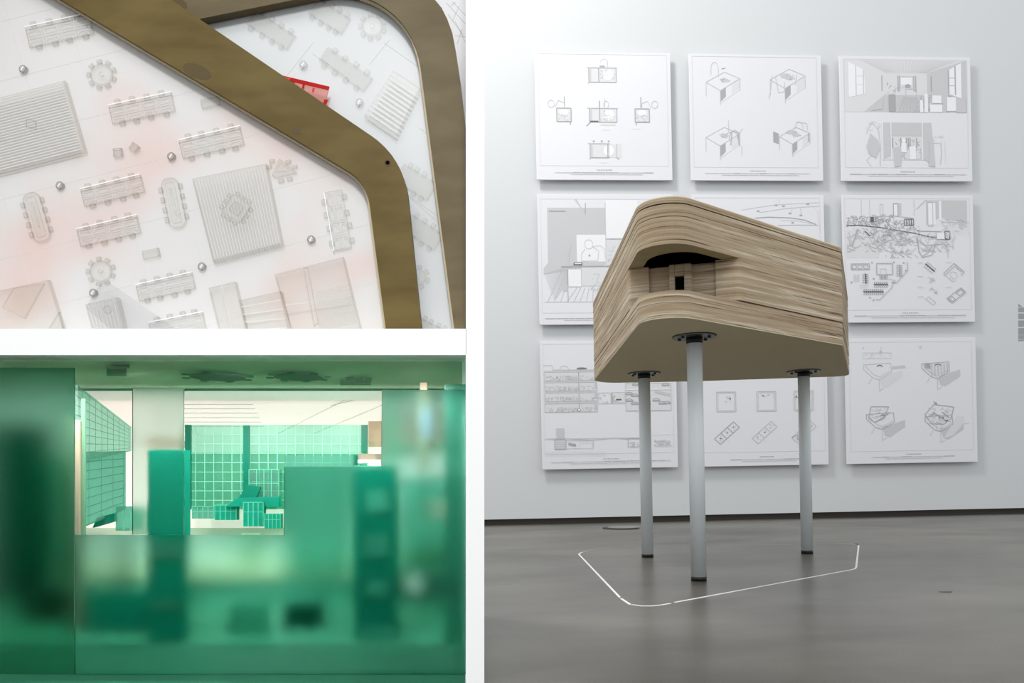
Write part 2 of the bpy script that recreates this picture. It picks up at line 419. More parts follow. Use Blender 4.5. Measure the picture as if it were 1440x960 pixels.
class Draw:
    def __init__(s, k):
        s.k = k; s.mb = MB(); s.x0, s.x1 = XS[(k - 1) % 3]; s.z0, s.z1 = ZS_[(k - 1) // 3]; s.b = BOX[k]; s.n = 0
    def m(s, x, y, off):
        b = s.b; u = (x - b[0]) / (b[2] - b[0]); v = (y - b[1]) / (b[3] - b[1])
        return wall_pt(s.x0 + u * (s.x1 - s.x0), s.z1 - v * (s.z1 - s.z0), 0.05 + off)
    def fill(s, pts, tone, lvl=1):
        s.n += 1; s.mb.face([s.m(x, y, 0.0005 * lvl + 0.0000045 * s.n) for x, y in pts], tone)
    def line(s, x1, y1, x2, y2, w=3.0, tone=1, lvl=4):
        d = Vector((x2 - x1, y2 - y1))
        if d.length < 1e-6: return
        n = Vector((-d.y, d.x)).normalized() * w / 2
        s.fill([(x1 + n.x, y1 + n.y), (x2 + n.x, y2 + n.y), (x2 - n.x, y2 - n.y), (x1 - n.x, y1 - n.y)], tone, lvl)
    def poly(s, pts, w=3.0, tone=1, close=False):
        q = list(pts) + ([pts[0]] if close else [])
        for a_, b_ in zip(q, q[1:]): s.line(a_[0], a_[1], b_[0], b_[1], w, tone)
    def rect(s, x0, y0, x1, y1, w=3.0, tone=1): s.poly([(x0, y0), (x1, y0), (x1, y1), (x0, y1)], w, tone, True)
    def frect(s, x0, y0, x1, y1, tone=0, lvl=1): s.fill([(x0, y0), (x1, y0), (x1, y1), (x0, y1)], tone, lvl)
    def arc(s, cx, cy, rx, ry, a0=0, a1=360, w=3.0, tone=1, n=14):
        s.poly([(cx + rx * math.cos(math.radians(a0 + (a1 - a0) * i / n)), cy + ry * math.sin(math.radians(a0 + (a1 - a0) * i / n))) for i in range(n + 1)], w, tone)
    def disc(s, cx, cy, rx, ry, tone, lvl=2):
        s.fill([(cx + rx * math.cos(q), cy + ry * math.sin(q)) for q in [k * math.pi / 7 for k in range(14)]], tone, lvl)
    def scrib(s, x0, y0, x1, y1, n, tone=1, w=3, ln=30):
        for _ in range(n):
            x = random.uniform(x0, x1); y = random.uniform(y0, y1); a_ = random.uniform(0, 6.28); l = random.uniform(0.3, 1) * ln
            x2 = min(max(x + l * math.cos(a_), x0), x1); y2 = min(max(y + l * math.sin(a_), y0), y1)
            s.line(x, y, x2, y2, w, tone)
    def caption(s, xa, xb, y, title=True):
        c = (xa + xb) / 2
        if title:
            x = c - 48
            while x < c + 48: l = random.uniform(5, 14); s.line(x, y - 17, x + l, y - 17, 4, 2); x += l + 4
        x = xa
        while x < xb: l = random.uniform(30, 90); s.line(x, y, min(x + l, xb), y, 3.6, 1 if random.random() < 0.5 else 2); x += l + 3
        x = xa + (xb - xa) * 0.16
        while x < xb - (xb - xa) * 0.16: l = random.uniform(30, 70); s.line(x, y + 11, x + l, y + 11, 3.4, 1); x += l + 3
    def frame(s, x0, y0, x1, y1): s.rect(x0, y0, x1, y1, 2.2, 0)
LABELS = {1: 'white board printed with five small desk elevations in a cross, top left of nine',
          2: 'white board printed with four pale desk sketches, top middle of nine',
          3: 'white board printed with two grey room perspectives, top right of nine',
          4: 'white board printed with a person at a desk on floorboards, left of the middle row',
          5: 'white board printed with long curved roof lines, mostly hidden behind the hut model',
          6: 'white board printed with a crowded workshop scene over small plans, right of the middle row',
          7: 'white board printed with a four storey building section, bottom left of nine',
          8: 'white board printed with small square plans and tilted strips, behind the legs, bottom middle',
          9: 'white board printed with four shaded hut drawings, bottom right of nine'}
def iso_desk(d, x, y, w_, flip=1):
    f = flip
    top = [(x, y), (x + f * w_ * 0.42, y + w_ * 0.24), (x + f * w_, y - w_ * 0.12), (x + f * w_ * 0.55, y - w_ * 0.3)]
    d.poly(top, 3, 1, True)
    for p, l in [(top[0], 0.42), (top[1], 0.42), (top[2], 0.36)]: d.line(p[0], p[1], p[0], p[1] + w_ * l, 3, 1)
    q = top[1]; r = top[2]
    d.fill([(q[0], q[1] + 4), (q[0] + (r[0] - q[0]) * 0.28, q[1] + (r[1] - q[1]) * 0.28 + 4), (q[0] + (r[0] - q[0]) * 0.28, q[1] + (r[1] - q[1]) * 0.28 + w_ * 0.27), (q[0], q[1] + w_ * 0.33)], 2)
    d.fill([(q[0] + (r[0] - q[0]) * 0.6, q[1] + (r[1] - q[1]) * 0.6 + 4), (r[0], r[1] + 6), (r[0], r[1] + w_ * 0.25), (q[0] + (r[0] - q[0]) * 0.6, q[1] + (r[1] - q[1]) * 0.6 + w_ * 0.3)], 0)
    d.line(q[0], q[1] + w_ * 0.36, r[0], r[1] + w_ * 0.32, 2.4, 0)
    cx = x + f * w_ * 0.55
    d.disc(cx, y - w_ * 0.06, w_ * 0.12, w_ * 0.06, 1); d.scrib(cx - w_ * 0.13, y - w_ * 0.15, cx + w_ * 0.15, y + w_ * 0.02, 9, 2, 2.4, 14)
def person(d, cx, cy, s_, tone=0):
    d.arc(cx, cy, s_ * 0.13, s_ * 0.15, tone=tone)
    d.poly([(cx - s_ * 0.1, cy + s_ * 0.15), (cx - s_ * 0.28, cy + s_ * 0.35), (cx - s_ * 0.3, cy + s_ * 0.9), (cx - s_ * 0.1, cy + s_ * 0.95)], 3, tone)
    d.poly([(cx + s_ * 0.1, cy + s_ * 0.15), (cx + s_ * 0.28, cy + s_ * 0.35), (cx + s_ * 0.3, cy + s_ * 0.9), (cx + s_ * 0.08, cy + s_ * 0.95)], 3, tone)
    d.line(cx, cy + s_ * 0.3, cx, cy + s_ * 0.9, 2.4, tone)
def d1(d):
    d.frame(78, 60, 905, 780)
    def el(x0, y0, x1, y1, split):
        d.frect(x0, y0, x1, y1, 0); d.rect(x0, y0, x1, y1, 4, 2); d.line(split, y0, split, y1, 5, 2)
        d.line(x0 - 14, y0 - 2, x1 + 8, y0 - 2, 4, 1); d.disc((split + x1) / 2 + 4, (y0 + y1) / 2, 34, 36, 4, 3)
        d.scrib(split + 8, y0 + 12, x1 - 6, y1 - 8, 22, 1, 2.4, 22); d.line(x0 + 10, y0, x0 + 10, y1, 9, 1); d.line(x0, y1, x0 - 8, y1 + 12, 4, 1)
    el(400, 148, 576, 240, 464); d.arc(500, 110, 24, 20, 160, 380, tone=0); d.line(522, 100, 522, 140, 4, 1); d.disc(488, 138, 18, 6, 2)
    el(400, 410, 576, 498, 466); d.line(465, 360, 465, 410, 5, 2); d.arc(508, 385, 16, 24, 0, 360, tone=1); d.line(497, 345, 497, 400, 3, 1); d.line(404, 494, 456, 494, 8, 3); d.line(378, 524, 404, 500, 4, 2)
    d.frect(470, 502, 566, 520, 0)
    el(400, 638, 520, 728, 512); d.frect(520, 638, 600, 728, 0); d.line(570, 640, 570, 728, 6, 1); d.line(574, 728, 584, 740, 5, 2)
    for q in (424, 476, 520): d.disc(q, 622, 6, 6, 2)
    for x0, x1, hx, s_ in ((190, 282, 155, 1), (694, 786, 822, -1)):
        d.frect(x0, 410, x1, 496, 0); d.rect(x0, 410, x1, 496, 5, 2); d.scrib(x0 + 8, 440, x1 - 8, 490, 22, 1, 2.4, 18); d.disc((x0 + x1) / 2, 438, 30, 18, 4, 3)
        d.arc(hx, 382, 20, 24, tone=1); d.poly([(hx + s_ * 25, 405), (hx + s_ * 45, 360), (hx + s_ * 85, 375), (hx + s_ * 85, 405)], 3, 1)
        d.line(240 if s_ > 0 else 732, 335, 240 if s_ > 0 else 732, 402, 4, 2)
        d.line(x1 - 6 if s_ > 0 else x0 + 6, 496, x1 - 6 if s_ > 0 else x0 + 6, 516, 5, 2)
    for x, y in ((500, 548), (480, 760), (700, 540)): d.line(x - 24, y, x + 26, y, 2, 0)
    d.caption(172, 805, 825)
def d2(d):
    d.frame(80, 70, 892, 780)
    iso_desk(d, 168, 236, 220); d.arc(225, 150, 24, 42, 180, 360, tone=1); d.line(201, 150, 201, 190, 3, 1); d.line(249, 150, 249, 200, 3, 1); d.line(270, 150, 296, 144, 4, 2)
    iso_desk(d, 586, 215, 230); d.poly([(600, 190), (585, 300), (576, 340)], 3, 1); d.poly([(620, 190), (640, 300), (680, 290), (680, 230)], 3, 1); d.disc(690, 190, 36, 16, 1); d.line(762, 180, 750, 250, 3, 1)
    iso_desk(d, 160, 590, 220); d.poly([(310, 480), (308, 560), (350, 540), (380, 560), (400, 530)], 3, 1); d.arc(340, 600, 28, 50, 180, 360, tone=2); d.line(330, 560, 320, 640, 4, 2); d.line(372, 560, 376, 640, 5, 2); d.line(392, 640, 392, 704, 3, 1)
    iso_desk(d, 640, 580, 200); d.fill([(600, 548), (636, 562), (636, 630), (600, 616)], 2); d.poly([(750, 485), (820, 495), (826, 540)], 3, 1); d.arc(770, 530, 26, 44, 180, 360, tone=1); d.line(832, 560, 832, 612, 6, 2); d.disc(720, 552, 36, 13, 1)
    d.caption(150, 835, 820)
def d3(d):
    d.frame(75, 80, 868, 778)
    d.frect(78, 82, 866, 420, 1, 1)
    d.fill([(78, 82), (866, 82), (610, 168), (345, 168)], 0, 2)
    d.fill([(78, 82), (345, 168), (345, 300), (200, 420), (78, 420)], 0, 2)
    d.frect(345, 168, 610, 310, 0, 2)
    for i in range(26): d.line(190 + i * 24, 86, 352 + i * 9.8, 166, 1.6, 1)
    d.fill([(104, 98), (150, 122), (205, 150), (212, 302), (104, 328)], 4, 4)
    for x in (152, 200): d.line(x, 122 + (x - 152) * 0.5, x, 316 - (x - 152) * 0.25, 6, 1)
    for y in (190, 246): d.line(152, y, 205, y, 3, 1)
    d.fill([(832, 98), (790, 120), (748, 146), (748, 300), (832, 330)], 4, 4); d.line(792, 118, 792, 306, 8, 2); d.line(750, 146, 750, 300, 6, 2)
    for y in (196, 246): d.line(750, y, 792, y, 4, 2)
    d.frect(440, 196, 512, 246, 4, 4); d.rect(432, 190, 520, 262, 3, 1)
    for x in (318, 422, 432, 524, 536, 636): d.line(x, 185, x, 285, 5, 2)
    d.disc(484, 250, 18, 12, 2, 5)
    d.fill([(440, 312), (560, 312), (600, 420), (400, 420)], 1, 4)
    for i in range(16): d.line(420 + i * 10, 420, 450 + i * 6, 320, 2.4, 2)
    d.fill([(245, 412), (325, 330), (318, 400)], 1, 5)
    for x, y, w_, h_ in [(590, 300, 22, 120), (560, 340, 20, 80), (640, 310, 60, 50), (735, 320, 60, 90), (625, 370, 80, 48)]: d.frect(x, y, x + w_, y + h_, 4, 5)
    d.frect(360, 305, 402, 418, 2, 5); d.frect(796, 330, 860, 420, 1, 5); d.scrib(350, 230, 420, 300, 14, 2, 2.5, 24); d.scrib(520, 310, 790, 418, 40, 2, 2.5, 26); d.rect(470, 270, 540, 330, 3, 1)
    # lower view
    d.frect(315, 486, 630, 730, 0, 1); d.fill([(320, 488), (632, 488), (572, 574), (378, 574)], 1, 3)
    d.fill([(316, 492), (366, 516), (366, 700), (316, 726)], 1, 3); d.fill([(630, 486), (575, 510), (575, 720), (650, 772)], 1, 3)
    for x in (316, 370, 572): d.line(x, 488, x, 728, 6, 4, 6)
    for x in (380, 432, 468, 480, 492, 534): d.line(x, 585, x, 650, 6, 2)
    d.frect(488, 640, 528, 725, 4, 5); d.rect(452, 660, 560, 722, 3, 1)
    d.fill([(385, 650), (440, 640), (430, 770), (390, 775)], 1, 5); d.scrib(380, 600, 560, 720, 40, 2, 2.4, 22); d.disc(450, 605, 14, 18, 4, 6); d.frect(434, 620, 468, 680, 4, 6)
    d.fill([(240, 560), (285, 600), (300, 660), (270, 720), (225, 690), (212, 640)], 1, 3); d.poly([(210, 560), (250, 480), (290, 540), (300, 640), (296, 770)], 3, 1); d.poly([(225, 650), (240, 700), (210, 730), (240, 770)], 3, 1)
    d.scrib(210, 480, 300, 560, 16, 0, 3, 30); d.scrib(640, 570, 710, 620, 14, 0, 3, 26); d.poly([(690, 620), (694, 690), (684, 755)], 4, 1); d.poly([(715, 600), (718, 740)], 2.5, 0); d.fill([(616, 600), (640, 610), (650, 772), (610, 770)], 1, 5)
    d.caption(100, 848, 822)
def d4(d):
    d.frame(85, 75, 935, 808)
    d.frect(128, 132, 505, 486, 1, 1); d.line(506, 95, 506, 500, 3, 1); d.line(140, 154, 248, 154, 6, 2)
    d.frect(316, 306, 505, 480, 4, 2); d.fill([(306, 78), (322, 78), (388, 196), (370, 166)], 1, 3); d.line(378, 100, 376, 170, 4, 2)
    d.frect(510, 84, 720, 330, 4, 2); d.line(510, 334, 620, 334, 3, 2)
    d.fill([(98, 524), (128, 486), (500, 486), (500, 500), (98, 560)], 1, 2)
    for i in range(17): d.line(100 + i * 4, 560 + i * 10.5 if i < 17 else 738, 330, 488 + i * 1.2, 2.4, 1)
    for i in range(12): d.line(120 + i * 42, 738, 235 + i * 26, 500 + (0 if i < 3 else 145), 3, 1)
    d.line(212, 512, 700, 508, 7, 2, 6); d.line(225, 528, 345, 528, 6, 1); d.frect(294, 486, 350, 504, 3, 6); d.frect(300, 490, 344, 496, 4, 7)
    d.poly([(278, 374), (264, 430), (262, 500)], 5, 1); d.arc(395, 368, 28, 30, tone=1); d.poly([(370, 398), (346, 430), (346, 476), (452, 474), (460, 410), (420, 384), (470, 376), (498, 400), (500, 460)], 3, 1)
    d.disc(398, 440, 6, 6, 2, 5); d.frect(258, 530, 342, 640, 4, 5); d.rect(258, 530, 342, 640, 3, 1); d.frect(345, 516, 520, 636, 0, 3)
    d.line(252, 528, 254, 738, 4, 2); d.line(306, 520, 314, 576, 5, 2); d.frect(222, 636, 246, 668, 1, 5); d.poly([(420, 560), (460, 560), (440, 620), (400, 660)], 4, 1); d.scrib(400, 560, 560, 700, 26, 1, 3, 26)
    d.line(100, 738, 560, 738, 3, 1); d.frect(515, 340, 600, 500, 0, 2); d.scrib(520, 380, 600, 490, 12, 1, 3, 30)
    d.caption(102, 880, 845, False)
def d5(d):
    d.frame(70, 60, 905, 800)
    d.poly([(380, 140), (480, 124), (600, 106), (740, 98), (900, 90)], 2.4, 1); d.poly([(500, 156), (640, 134), (780, 120), (904, 114)], 2.6, 1)
    d.poly([(470, 192), (560, 186), (700, 190), (800, 204), (880, 234)], 4.5, 2); d.poly([(620, 240), (760, 237), (892, 238)], 4, 1)
    d.poly([(640, 206), (760, 210), (850, 228)], 3, 0); d.line(776, 130, 780, 170, 4, 1); d.line(632, 70, 632, 100, 2, 1); d.line(715, 110, 715, 150, 3, 0); d.poly([(860, 110), (890, 150), (900, 240), (905, 300)], 2.5, 0)
    for x, y in ((612, 108), (662, 114), (705, 161), (722, 222), (778, 174), (826, 100), (492, 147)): d.line(x - 9, y, x + 9, y, 8, 2)
    d.caption(120, 860, 830)
def d6(d):
    d.frame(85, 62, 888, 768)
    d.frect(96, 260, 300, 440, 0, 1); d.fill([(300, 260), (520, 260), (440, 330), (250, 440), (96, 440)], 0, 1)
    d.fill([(608, 72), (872, 72), (872, 210), (740, 195), (700, 180), (608, 230)], 1, 1); d.frect(620, 90, 668, 228, 4, 3); d.frect(690, 78, 706, 200, 4, 3); d.rect(618, 84, 650, 236, 5, 1)
    d.frect(396, 92, 448, 170, 1, 2); d.frect(400, 100, 426, 170, 4, 3); d.rect(398, 94, 426, 172, 4, 2); d.rect(312, 98, 330, 165, 3, 1)
    for x in (192, 245, 530): d.line(x, 66, x, 170, 2.4, 1)
    d.line(545, 130, 606, 72, 3, 2)
    d.poly([(96, 185), (200, 186), (240, 178), (400, 172), (520, 185)], 4, 1)
    d.scrib(96, 172, 300, 240, 90, 2, 3, 30); d.scrib(240, 165, 420, 235, 55, 2, 3, 30); d.scrib(330, 200, 530, 260, 50, 2, 3, 30)
    for i in range(4): d.rect(466 + i * 15, 192, 480 + i * 15, 232, 4, 3)
    d.poly([(96, 232), (180, 232), (330, 248), (440, 268), (530, 282), (620, 304), (740, 318)], 5, 3); d.frect(250, 180, 270, 212, 3, 5); d.line(545, 268, 700, 272, 4, 2)
    d.scrib(96, 250, 400, 400, 90, 1, 4, 50); d.scrib(250, 240, 560, 360, 80, 2, 2.6, 46); d.scrib(380, 260, 560, 440, 46, 1, 3.5, 60)
    d.poly([(130, 360), (165, 260)], 5, 2); d.poly([(212, 270), (245, 300)], 6, 3); d.poly([(545, 300), (555, 400), (580, 436), (640, 420), (660, 360)], 4, 2); d.poly([(560, 330), (600, 360), (720, 350), (740, 380)], 4, 2)
    d.poly([(640, 360), (620, 400), (570, 436)], 4, 2); d.scrib(560, 280, 790, 400, 60, 1, 3, 60); d.frect(672, 282, 722, 320, 4, 6); d.rect(672, 282, 722, 320, 3, 1); d.rect(724, 270, 756, 322, 5, 3); d.line(738, 330, 742, 436, 4, 1)
    d.line(700, 210, 880, 212, 4, 1); d.scrib(700, 195, 870, 270, 30, 1, 3, 40); d.scrib(340, 380, 480, 440, 18, 2, 3, 26)
    for i in range(7): d.line(750 + i * 20, 215, 756 + i * 20, 300, 2.4, 0)
    d.rect(120, 476, 236, 512, 3.4, 2)
    for i in range(3): d.rect(126 + i * 37, 482, 152 + i * 37, 506, 3, 2)
    d.rect(282, 474, 384, 544, 4, 2); d.rect(306, 508, 342, 544, 3, 1)
    for i in range(6): d.line(302 + i * 9, 544, 302 + i * 9, 576, 4, 2)
    for i in range(4): d.line(136 + i * 10, 542, 136 + i * 10, 590, 3, 1)
    def cluster(x, y, n, dx, dy, tone=3):
        for i in range(n):
            cx_ = x + dx * i; cy_ = y + dy * i
            d.line(cx_ - 5, cy_ - 5, cx_ + 6, cy_ + 4, 8, tone); d.disc(cx_ - dy * 1.1 - 1, cy_ + dx * 1.1, 4, 4, 2); d.disc(cx_ + dy * 1.1, cy_ - dx * 1.1, 4, 4, 2)
    cluster(428, 488, 6, 0, 13, 2); cluster(210, 544, 5, 0, 13, 3); cluster(268, 608, 7, 13, 0, 3); cluster(200, 654, 10, 13, 0, 3); cluster(600, 482, 5, 12, 10, 3)
    d.poly([(478, 466), (480, 520), (408, 596), (384, 590), (376, 628), (296, 706), (270, 700)], 3.4, 2)
    d.line(356, 570, 404, 584, 3, 1); d.line(376, 590, 400, 600, 4, 2); d.line(170, 612, 224, 612, 3, 1); d.line(170, 628, 224, 628, 2, 1)
    for x, y in ((120, 592), (236, 690), (258, 706), (252, 468), (392, 466), (456, 470), (468, 520), (262, 570)): d.disc(x, y, 5, 5, 2)
    d.poly([(712, 540), (780, 474), (844, 530), (822, 552)], 4, 2); d.poly([(712, 540), (720, 552), (784, 492), (826, 530)], 3, 2); d.arc(776, 550, 22, 22, tone=1); d.poly([(720, 548), (770, 590), (790, 580)], 3, 1)
    d.poly([(730, 698), (822, 630), (852, 660), (762, 726)], 4, 2, True); d.poly([(742, 698), (762, 684), (786, 704), (768, 718)], 3, 2, True); d.poly([(790, 662), (820, 640), (840, 658), (812, 680)], 3, 2, True)
    d.poly([(608, 562), (616, 560), (644, 584), (636, 594)], 3, 1); d.scrib(604, 560, 654, 600, 8, 1, 4, 20); d.scrib(616, 626, 640, 646, 6, 1, 4, 16); d.scrib(646, 644, 668, 668, 6, 2, 4, 16)
    d.poly([(592, 700), (610, 684), (656, 724), (640, 738)], 3, 1, True)
    for y in (470, 556, 624, 686): d.line(542, y, 578, y, 3, 1)
    for y in (466, 624): d.line(722, y, 762, y, 3, 0)
    d.caption(132, 850, 806)
def d7(d):
    d.frame(105, 80, 940, 796)
    d.poly([(108, 218), (162, 218), (164, 246), (220, 248), (450, 248)], 3, 1); d.arc(240, 246, 28, 24, 180, 360, tone=1); d.line(320, 243, 384, 240, 8, 3); d.arc(350, 244, 28, 12, 180, 360, tone=2)
    for k, y0 in enumerate((262, 330, 398, 468)):
        d.frect(112, y0, 448, y0 + 54, 0, 1); d.rect(112, y0, 448, y0 + 54, 3, 1); d.line(110, y0 - 8, 450, y0 - 8, 3, 1); d.line(332, y0, 332, y0 + 54, 4, 2); d.scrib(116, y0 + 24, 440, y0 + 52, 44, 1, 3, 20); d.scrib(116, y0 + 30, 320, y0 + 52, 12, 2, 3, 16)
        for i in range(8): d.line(200 + i * 17, y0 + 24, 194 + i * 17, y0 + 50, 4, 1)
        d.frect(432, y0, 446, y0 + 40, 1, 3)
    d.disc(330, 510, 8, 8, 4, 6); d.arc(330, 510, 9, 9, tone=3); d.rect(456, 400, 538, 470, 3, 1); d.scrib(456, 410, 538, 472, 14, 1, 3, 20); d.line(542, 400, 542, 470, 5, 2); d.rect(546, 398, 632, 470, 3, 1); d.frect(550, 400, 628, 466, 0, 1); d.arc(575, 440, 26, 18, 90, 250, w=4, tone=2); d.line(570, 446, 604, 446, 9, 3)
    d.frect(634, 340, 926, 520, 0, 1); d.rect(634, 340, 926, 520, 3, 1); d.line(634, 382, 926, 382, 5, 4, 6); d.fill([(820, 384), (920, 410), (920, 430), (820, 404)], 1, 4)
    for x, y in ((700, 352), (892, 356), (655, 412), (690, 424), (655, 456), (690, 476), (830, 456), (868, 476), (900, 474)): d.line(x - 22, y, x + 24, y, 9, 2); d.arc(x, y, 24, 14, 180, 360, tone=2)
    d.frect(182, 628, 232, 692, 1, 2); d.line(124, 696, 730, 696, 4, 1); d.poly([(232, 694), (420, 706), (540, 694), (640, 702), (730, 700)], 4, 1); d.line(108, 696, 190, 692, 3, 1)
    d.rect(170, 702, 242, 764, 3, 2); [d.line(170, 716 + 14 * i, 242, 716 + 14 * i, 5, 1) for i in range(4)]
    d.fill([(258, 722), (306, 732), (306, 746), (258, 736)], 2, 3); d.line(242, 760, 416, 760, 3, 1); d.line(416, 706, 416, 762, 3, 1); d.line(244, 708, 416, 708, 3, 1); d.rect(330, 724, 412, 760, 2.5, 0)
    d.rect(642, 702, 728, 756, 3, 2); d.scrib(650, 724, 726, 750, 20, 1, 3, 22); d.scrib(810, 710, 916, 748, 30, 1, 3, 26); d.line(812, 720, 916, 722, 4, 1); d.line(812, 752, 930, 754, 3, 1); d.line(790, 680, 936, 676, 2, 0)
    for y in (778, 790, 802): d.line(112, y, 500, y + 6, 1.6, 0)
    d.caption(142, 916, 848)
def d8(d):
    d.frame(70, 80, 932, 778)
    for x in (190, 466, 722):
        d.rect(x, 388, x + 130, 516, 5, 1); d.rect(x + 10, 396, x + 120, 508, 2.4, 1)
    d.scrib(240, 410, 286, 460, 12, 1, 3, 16); d.disc(283, 433, 5, 6, 3); d.scrib(486, 400, 590, 424, 12, 1, 3, 16); d.disc(508, 416, 8, 4, 3); d.line(724, 430, 770, 428, 4, 2); d.disc(738, 424, 5, 6, 3); d.line(856, 380, 852, 508, 3, 1)
    for x in (170, 428, 700):
        u = Vector((44, -36)); v = Vector((40, 36)) 
        p = Vector((x, 690))
        for i in range(3):
            q = p + u * i; d.poly([tuple(q), tuple(q + u), tuple(q + u + v), tuple(q + v)], 4, 1 if x > 200 else 2, True)
            d.scrib(q.x + 30, q.y - 16, q.x + 60, q.y + 16, 7, 1, 3, 14)
            if x < 200 or i == 1: d.disc(q.x + 44, q.y, 5, 4, 3)
        d.line(p.x + 90, p.y + 10, p.x + 100, p.y + 30, 2, 0)
    d.poly([(700, 690), (745, 672), (740, 700), (760, 720)], 4, 2)
    d.caption(275, 780, 828)
def d9(d):
    d.frame(98, 62, 892, 768)
    def hut_(x, y, dark, kind):
        d.fill([(x + 100, y + 95), (x + 250, y + 50), (x + 250, y + 95), (x + 150, y + 160), (x + 120, y + 150)], 0 if kind == 0 else 1, 1)
        d.poly([(x, y + 10), (x + 175, y), (x + 180, y + 60), (x + 100, y + 108), (x + 60, y + 96), (x, y + 40)], 3, 1 if not dark else 2, True)
        d.line(x + 50, y + 100, x + 30, y + 135, 3, 1); d.poly([(x + 100, y + 108), (x + 100, y + 180), (x + 130, y + 160)], 3, 1); d.arc(x + 105, y + 24, 16, 10, 180, 360, w=5, tone=3)
        d.poly([(x + 8, y + 16), (x + 60, y + 70), (x + 100, y + 90), (x + 170, y + 54)], 2.4, 1)
    hut_(188, 198, 0, 0); d.fill([(372, 222), (455, 214), (462, 232), (372, 240)], 1, 1); d.rect(186, 130, 368, 168, 3, 0); d.scrib(200, 126, 366, 166, 20, 0, 3, 24); d.disc(300, 128, 8, 6, 2); d.line(302, 95, 304, 126, 3, 1)
    hut_(565, 195, 1, 1); d.fill([(578, 200), (740, 195), (740, 240), (670, 300), (580, 235)], 0, 2); d.fill([(585, 205), (620, 205), (622, 240), (582, 234)], 2, 3); [d.line(630 + i * 20, 204, 630 + i * 20, 290 - i * 6, 3, 2) for i in range(6)]
    hut_(200, 520, 1, 1); d.poly([(215, 556), (232, 480), (345, 482), (310, 560), (250, 580)], 4, 2, True); d.scrib(232, 490, 330, 560, 24, 1, 3, 26); d.poly([(262, 580), (350, 520)], 5, 2); [d.line(270 + i * 18, 600, 270 + i * 18, 620, 2, 1) for i in range(6)]
    hut_(580, 540, 1, 1); d.poly([(580, 535), (640, 470), (768, 490), (748, 566), (700, 600), (620, 596)], 4, 2, True); d.scrib(600, 490, 750, 600, 44, 1, 3, 30); d.poly([(630, 520), (720, 580)], 5, 2); d.poly([(690, 520), (740, 560)], 5, 2); d.line(610, 545, 640, 530, 5, 2); d.disc(720, 578, 12, 5, 3); d.rect(650, 590, 686, 640, 3, 1)
    d.fill([(790, 548), (832, 548), (828, 600), (760, 676), (700, 690), (744, 620)], 0, 1); d.line(830, 596, 868, 594, 3, 0); d.disc(188, 100, 5, 5, 1); d.arc(558, 97, 5, 8, tone=1)
    d.disc(650, 462, 8, 6, 2); d.line(636, 450, 660, 470, 3, 2)
    d.caption(232, 768, 808)
DR = {1: d1, 2: d2, 3: d3, 4: d4, 5: d5, 6: d6, 7: d7, 8: d8, 9: d9}
for k in range(1, 10):
    x0, x1 = XS[(k - 1) % 3]; z0, z1 = ZS_[(k - 1) // 3]
    pn = thing('printed_board', LABELS[k], 'board', wall_pt((x0 + x1) / 2, z0), 'printed boards on the white wall')
    mb = MB(); mb.prism([wall_pt(x0, z0, 0.05), wall_pt(x1, z0, 0.05), wall_pt(x1, z1, 0.05), wall_pt(x0, z1, 0.05)], -WN * 0.012)
    mb.build('board', m_board, pn, 0.002)
    mb = MB()
    mb.prism([wall_pt(x0 + 0.25, z0 + 0.25, 0.0375), wall_pt(x1 - 0.25, z0 + 0.25, 0.0375), wall_pt(x1 - 0.25, z1 - 0.25, 0.0375), wall_pt(x0 + 0.25, z1 - 0.25, 0.0375)], -WN * 0.0355)
    mb.build('wall_spacer', m_cleat, pn)
    dr = Draw(k); DR[k](dr); dr.mb.build('drawing', m_t, pn)

# ================================================================ white display cabinet at the left
m_cab = mat('white_lacquer', (250, 250, 250), 0.5, 0.2)
DF = 1.15
cab = thing('display_cabinet', 'tall white two-tier display cabinet filling the left, open at the front', 'cabinet', P(300, 983, DF))
def slab(name, pts, vec, m, parent, bevel=0):
    mb = MB(); mb.prism(pts, vec); return mb.build(name, m, parent, bevel)
def xdown(p): return Vector((p.x, p.y, 0))
# right side panel: follows a slant to the back, 27 mm thick
a0, a1 = P(655, -130, DF), P(681, -130, DF)
BD = 1.80
def at(px, py, D): return P(px, py, D)
zt = a0.z
k0 = P(655, 480, DF); k1 = P(681, 480, DF)
def column(pxa, pxb, D0, pxc, pxd, D1, name):
    """vertical-in-cabinet panel: front edge between pxa..pxb at D0, back edge pxc..pxd at D1"""
    mb = MB()
    top = [P(pxa, -110, D0), P(pxb, -110, D0)]
    bot = [P(pxa, 980, D0), P(pxb, 980, D0)]
    # back corners keep the same height as the front ones: work in the cabinet's own axes
    def hpt(px, D, ref_py): # point at depth D, lateral px, same height as ref_py on the front plane
        u = (CY - ref_py) / F * DF
        return CAM + RV * ((px - CX) / F * D) + UV * u + Vector((0, D, 0))
    v = [hpt(pxa, D0, -290), hpt(pxb, D0, -290), hpt(pxd, D1, -290), hpt(pxc, D1, -290)]
    mb.prism(v, -UV * ((980 + 290) / F * DF))
    return mb.build(name, m_cab, cab)
column(655, 681, DF, 657, 674, BD, 'side_panel')
column(-135, -110, DF, -60, -42, BD, 'side_panel')
def hp(px, ref_py, D):
    return CAM + RV * ((px - CX) / F * D) + UV * ((CY - ref_py) / F * DF) + Vector((0, D, 0))
def shelf(py0, py1, name, D1=BD):
    mb = MB()
    mb.prism([hp(-112, py0, DF), hp(656, py0, DF), hp(658, py0, D1), hp(-52, py0, D1)], -UV * ((py1 - py0) / F * DF))
    return mb.build(name, m_cab, cab)
shelf(462, 499, 'shelf'); shelf(-290, -262, 'top_panel'); shelf(966, 980, 'bottom_panel')
mb = MB()
mb.prism([hp(-45, -290, BD), hp(672, -290, BD), hp(672, 980, BD), hp(-45, 980, BD)], (0, 0.012, 0)); mb.build('back_panel', m_cab, cab)

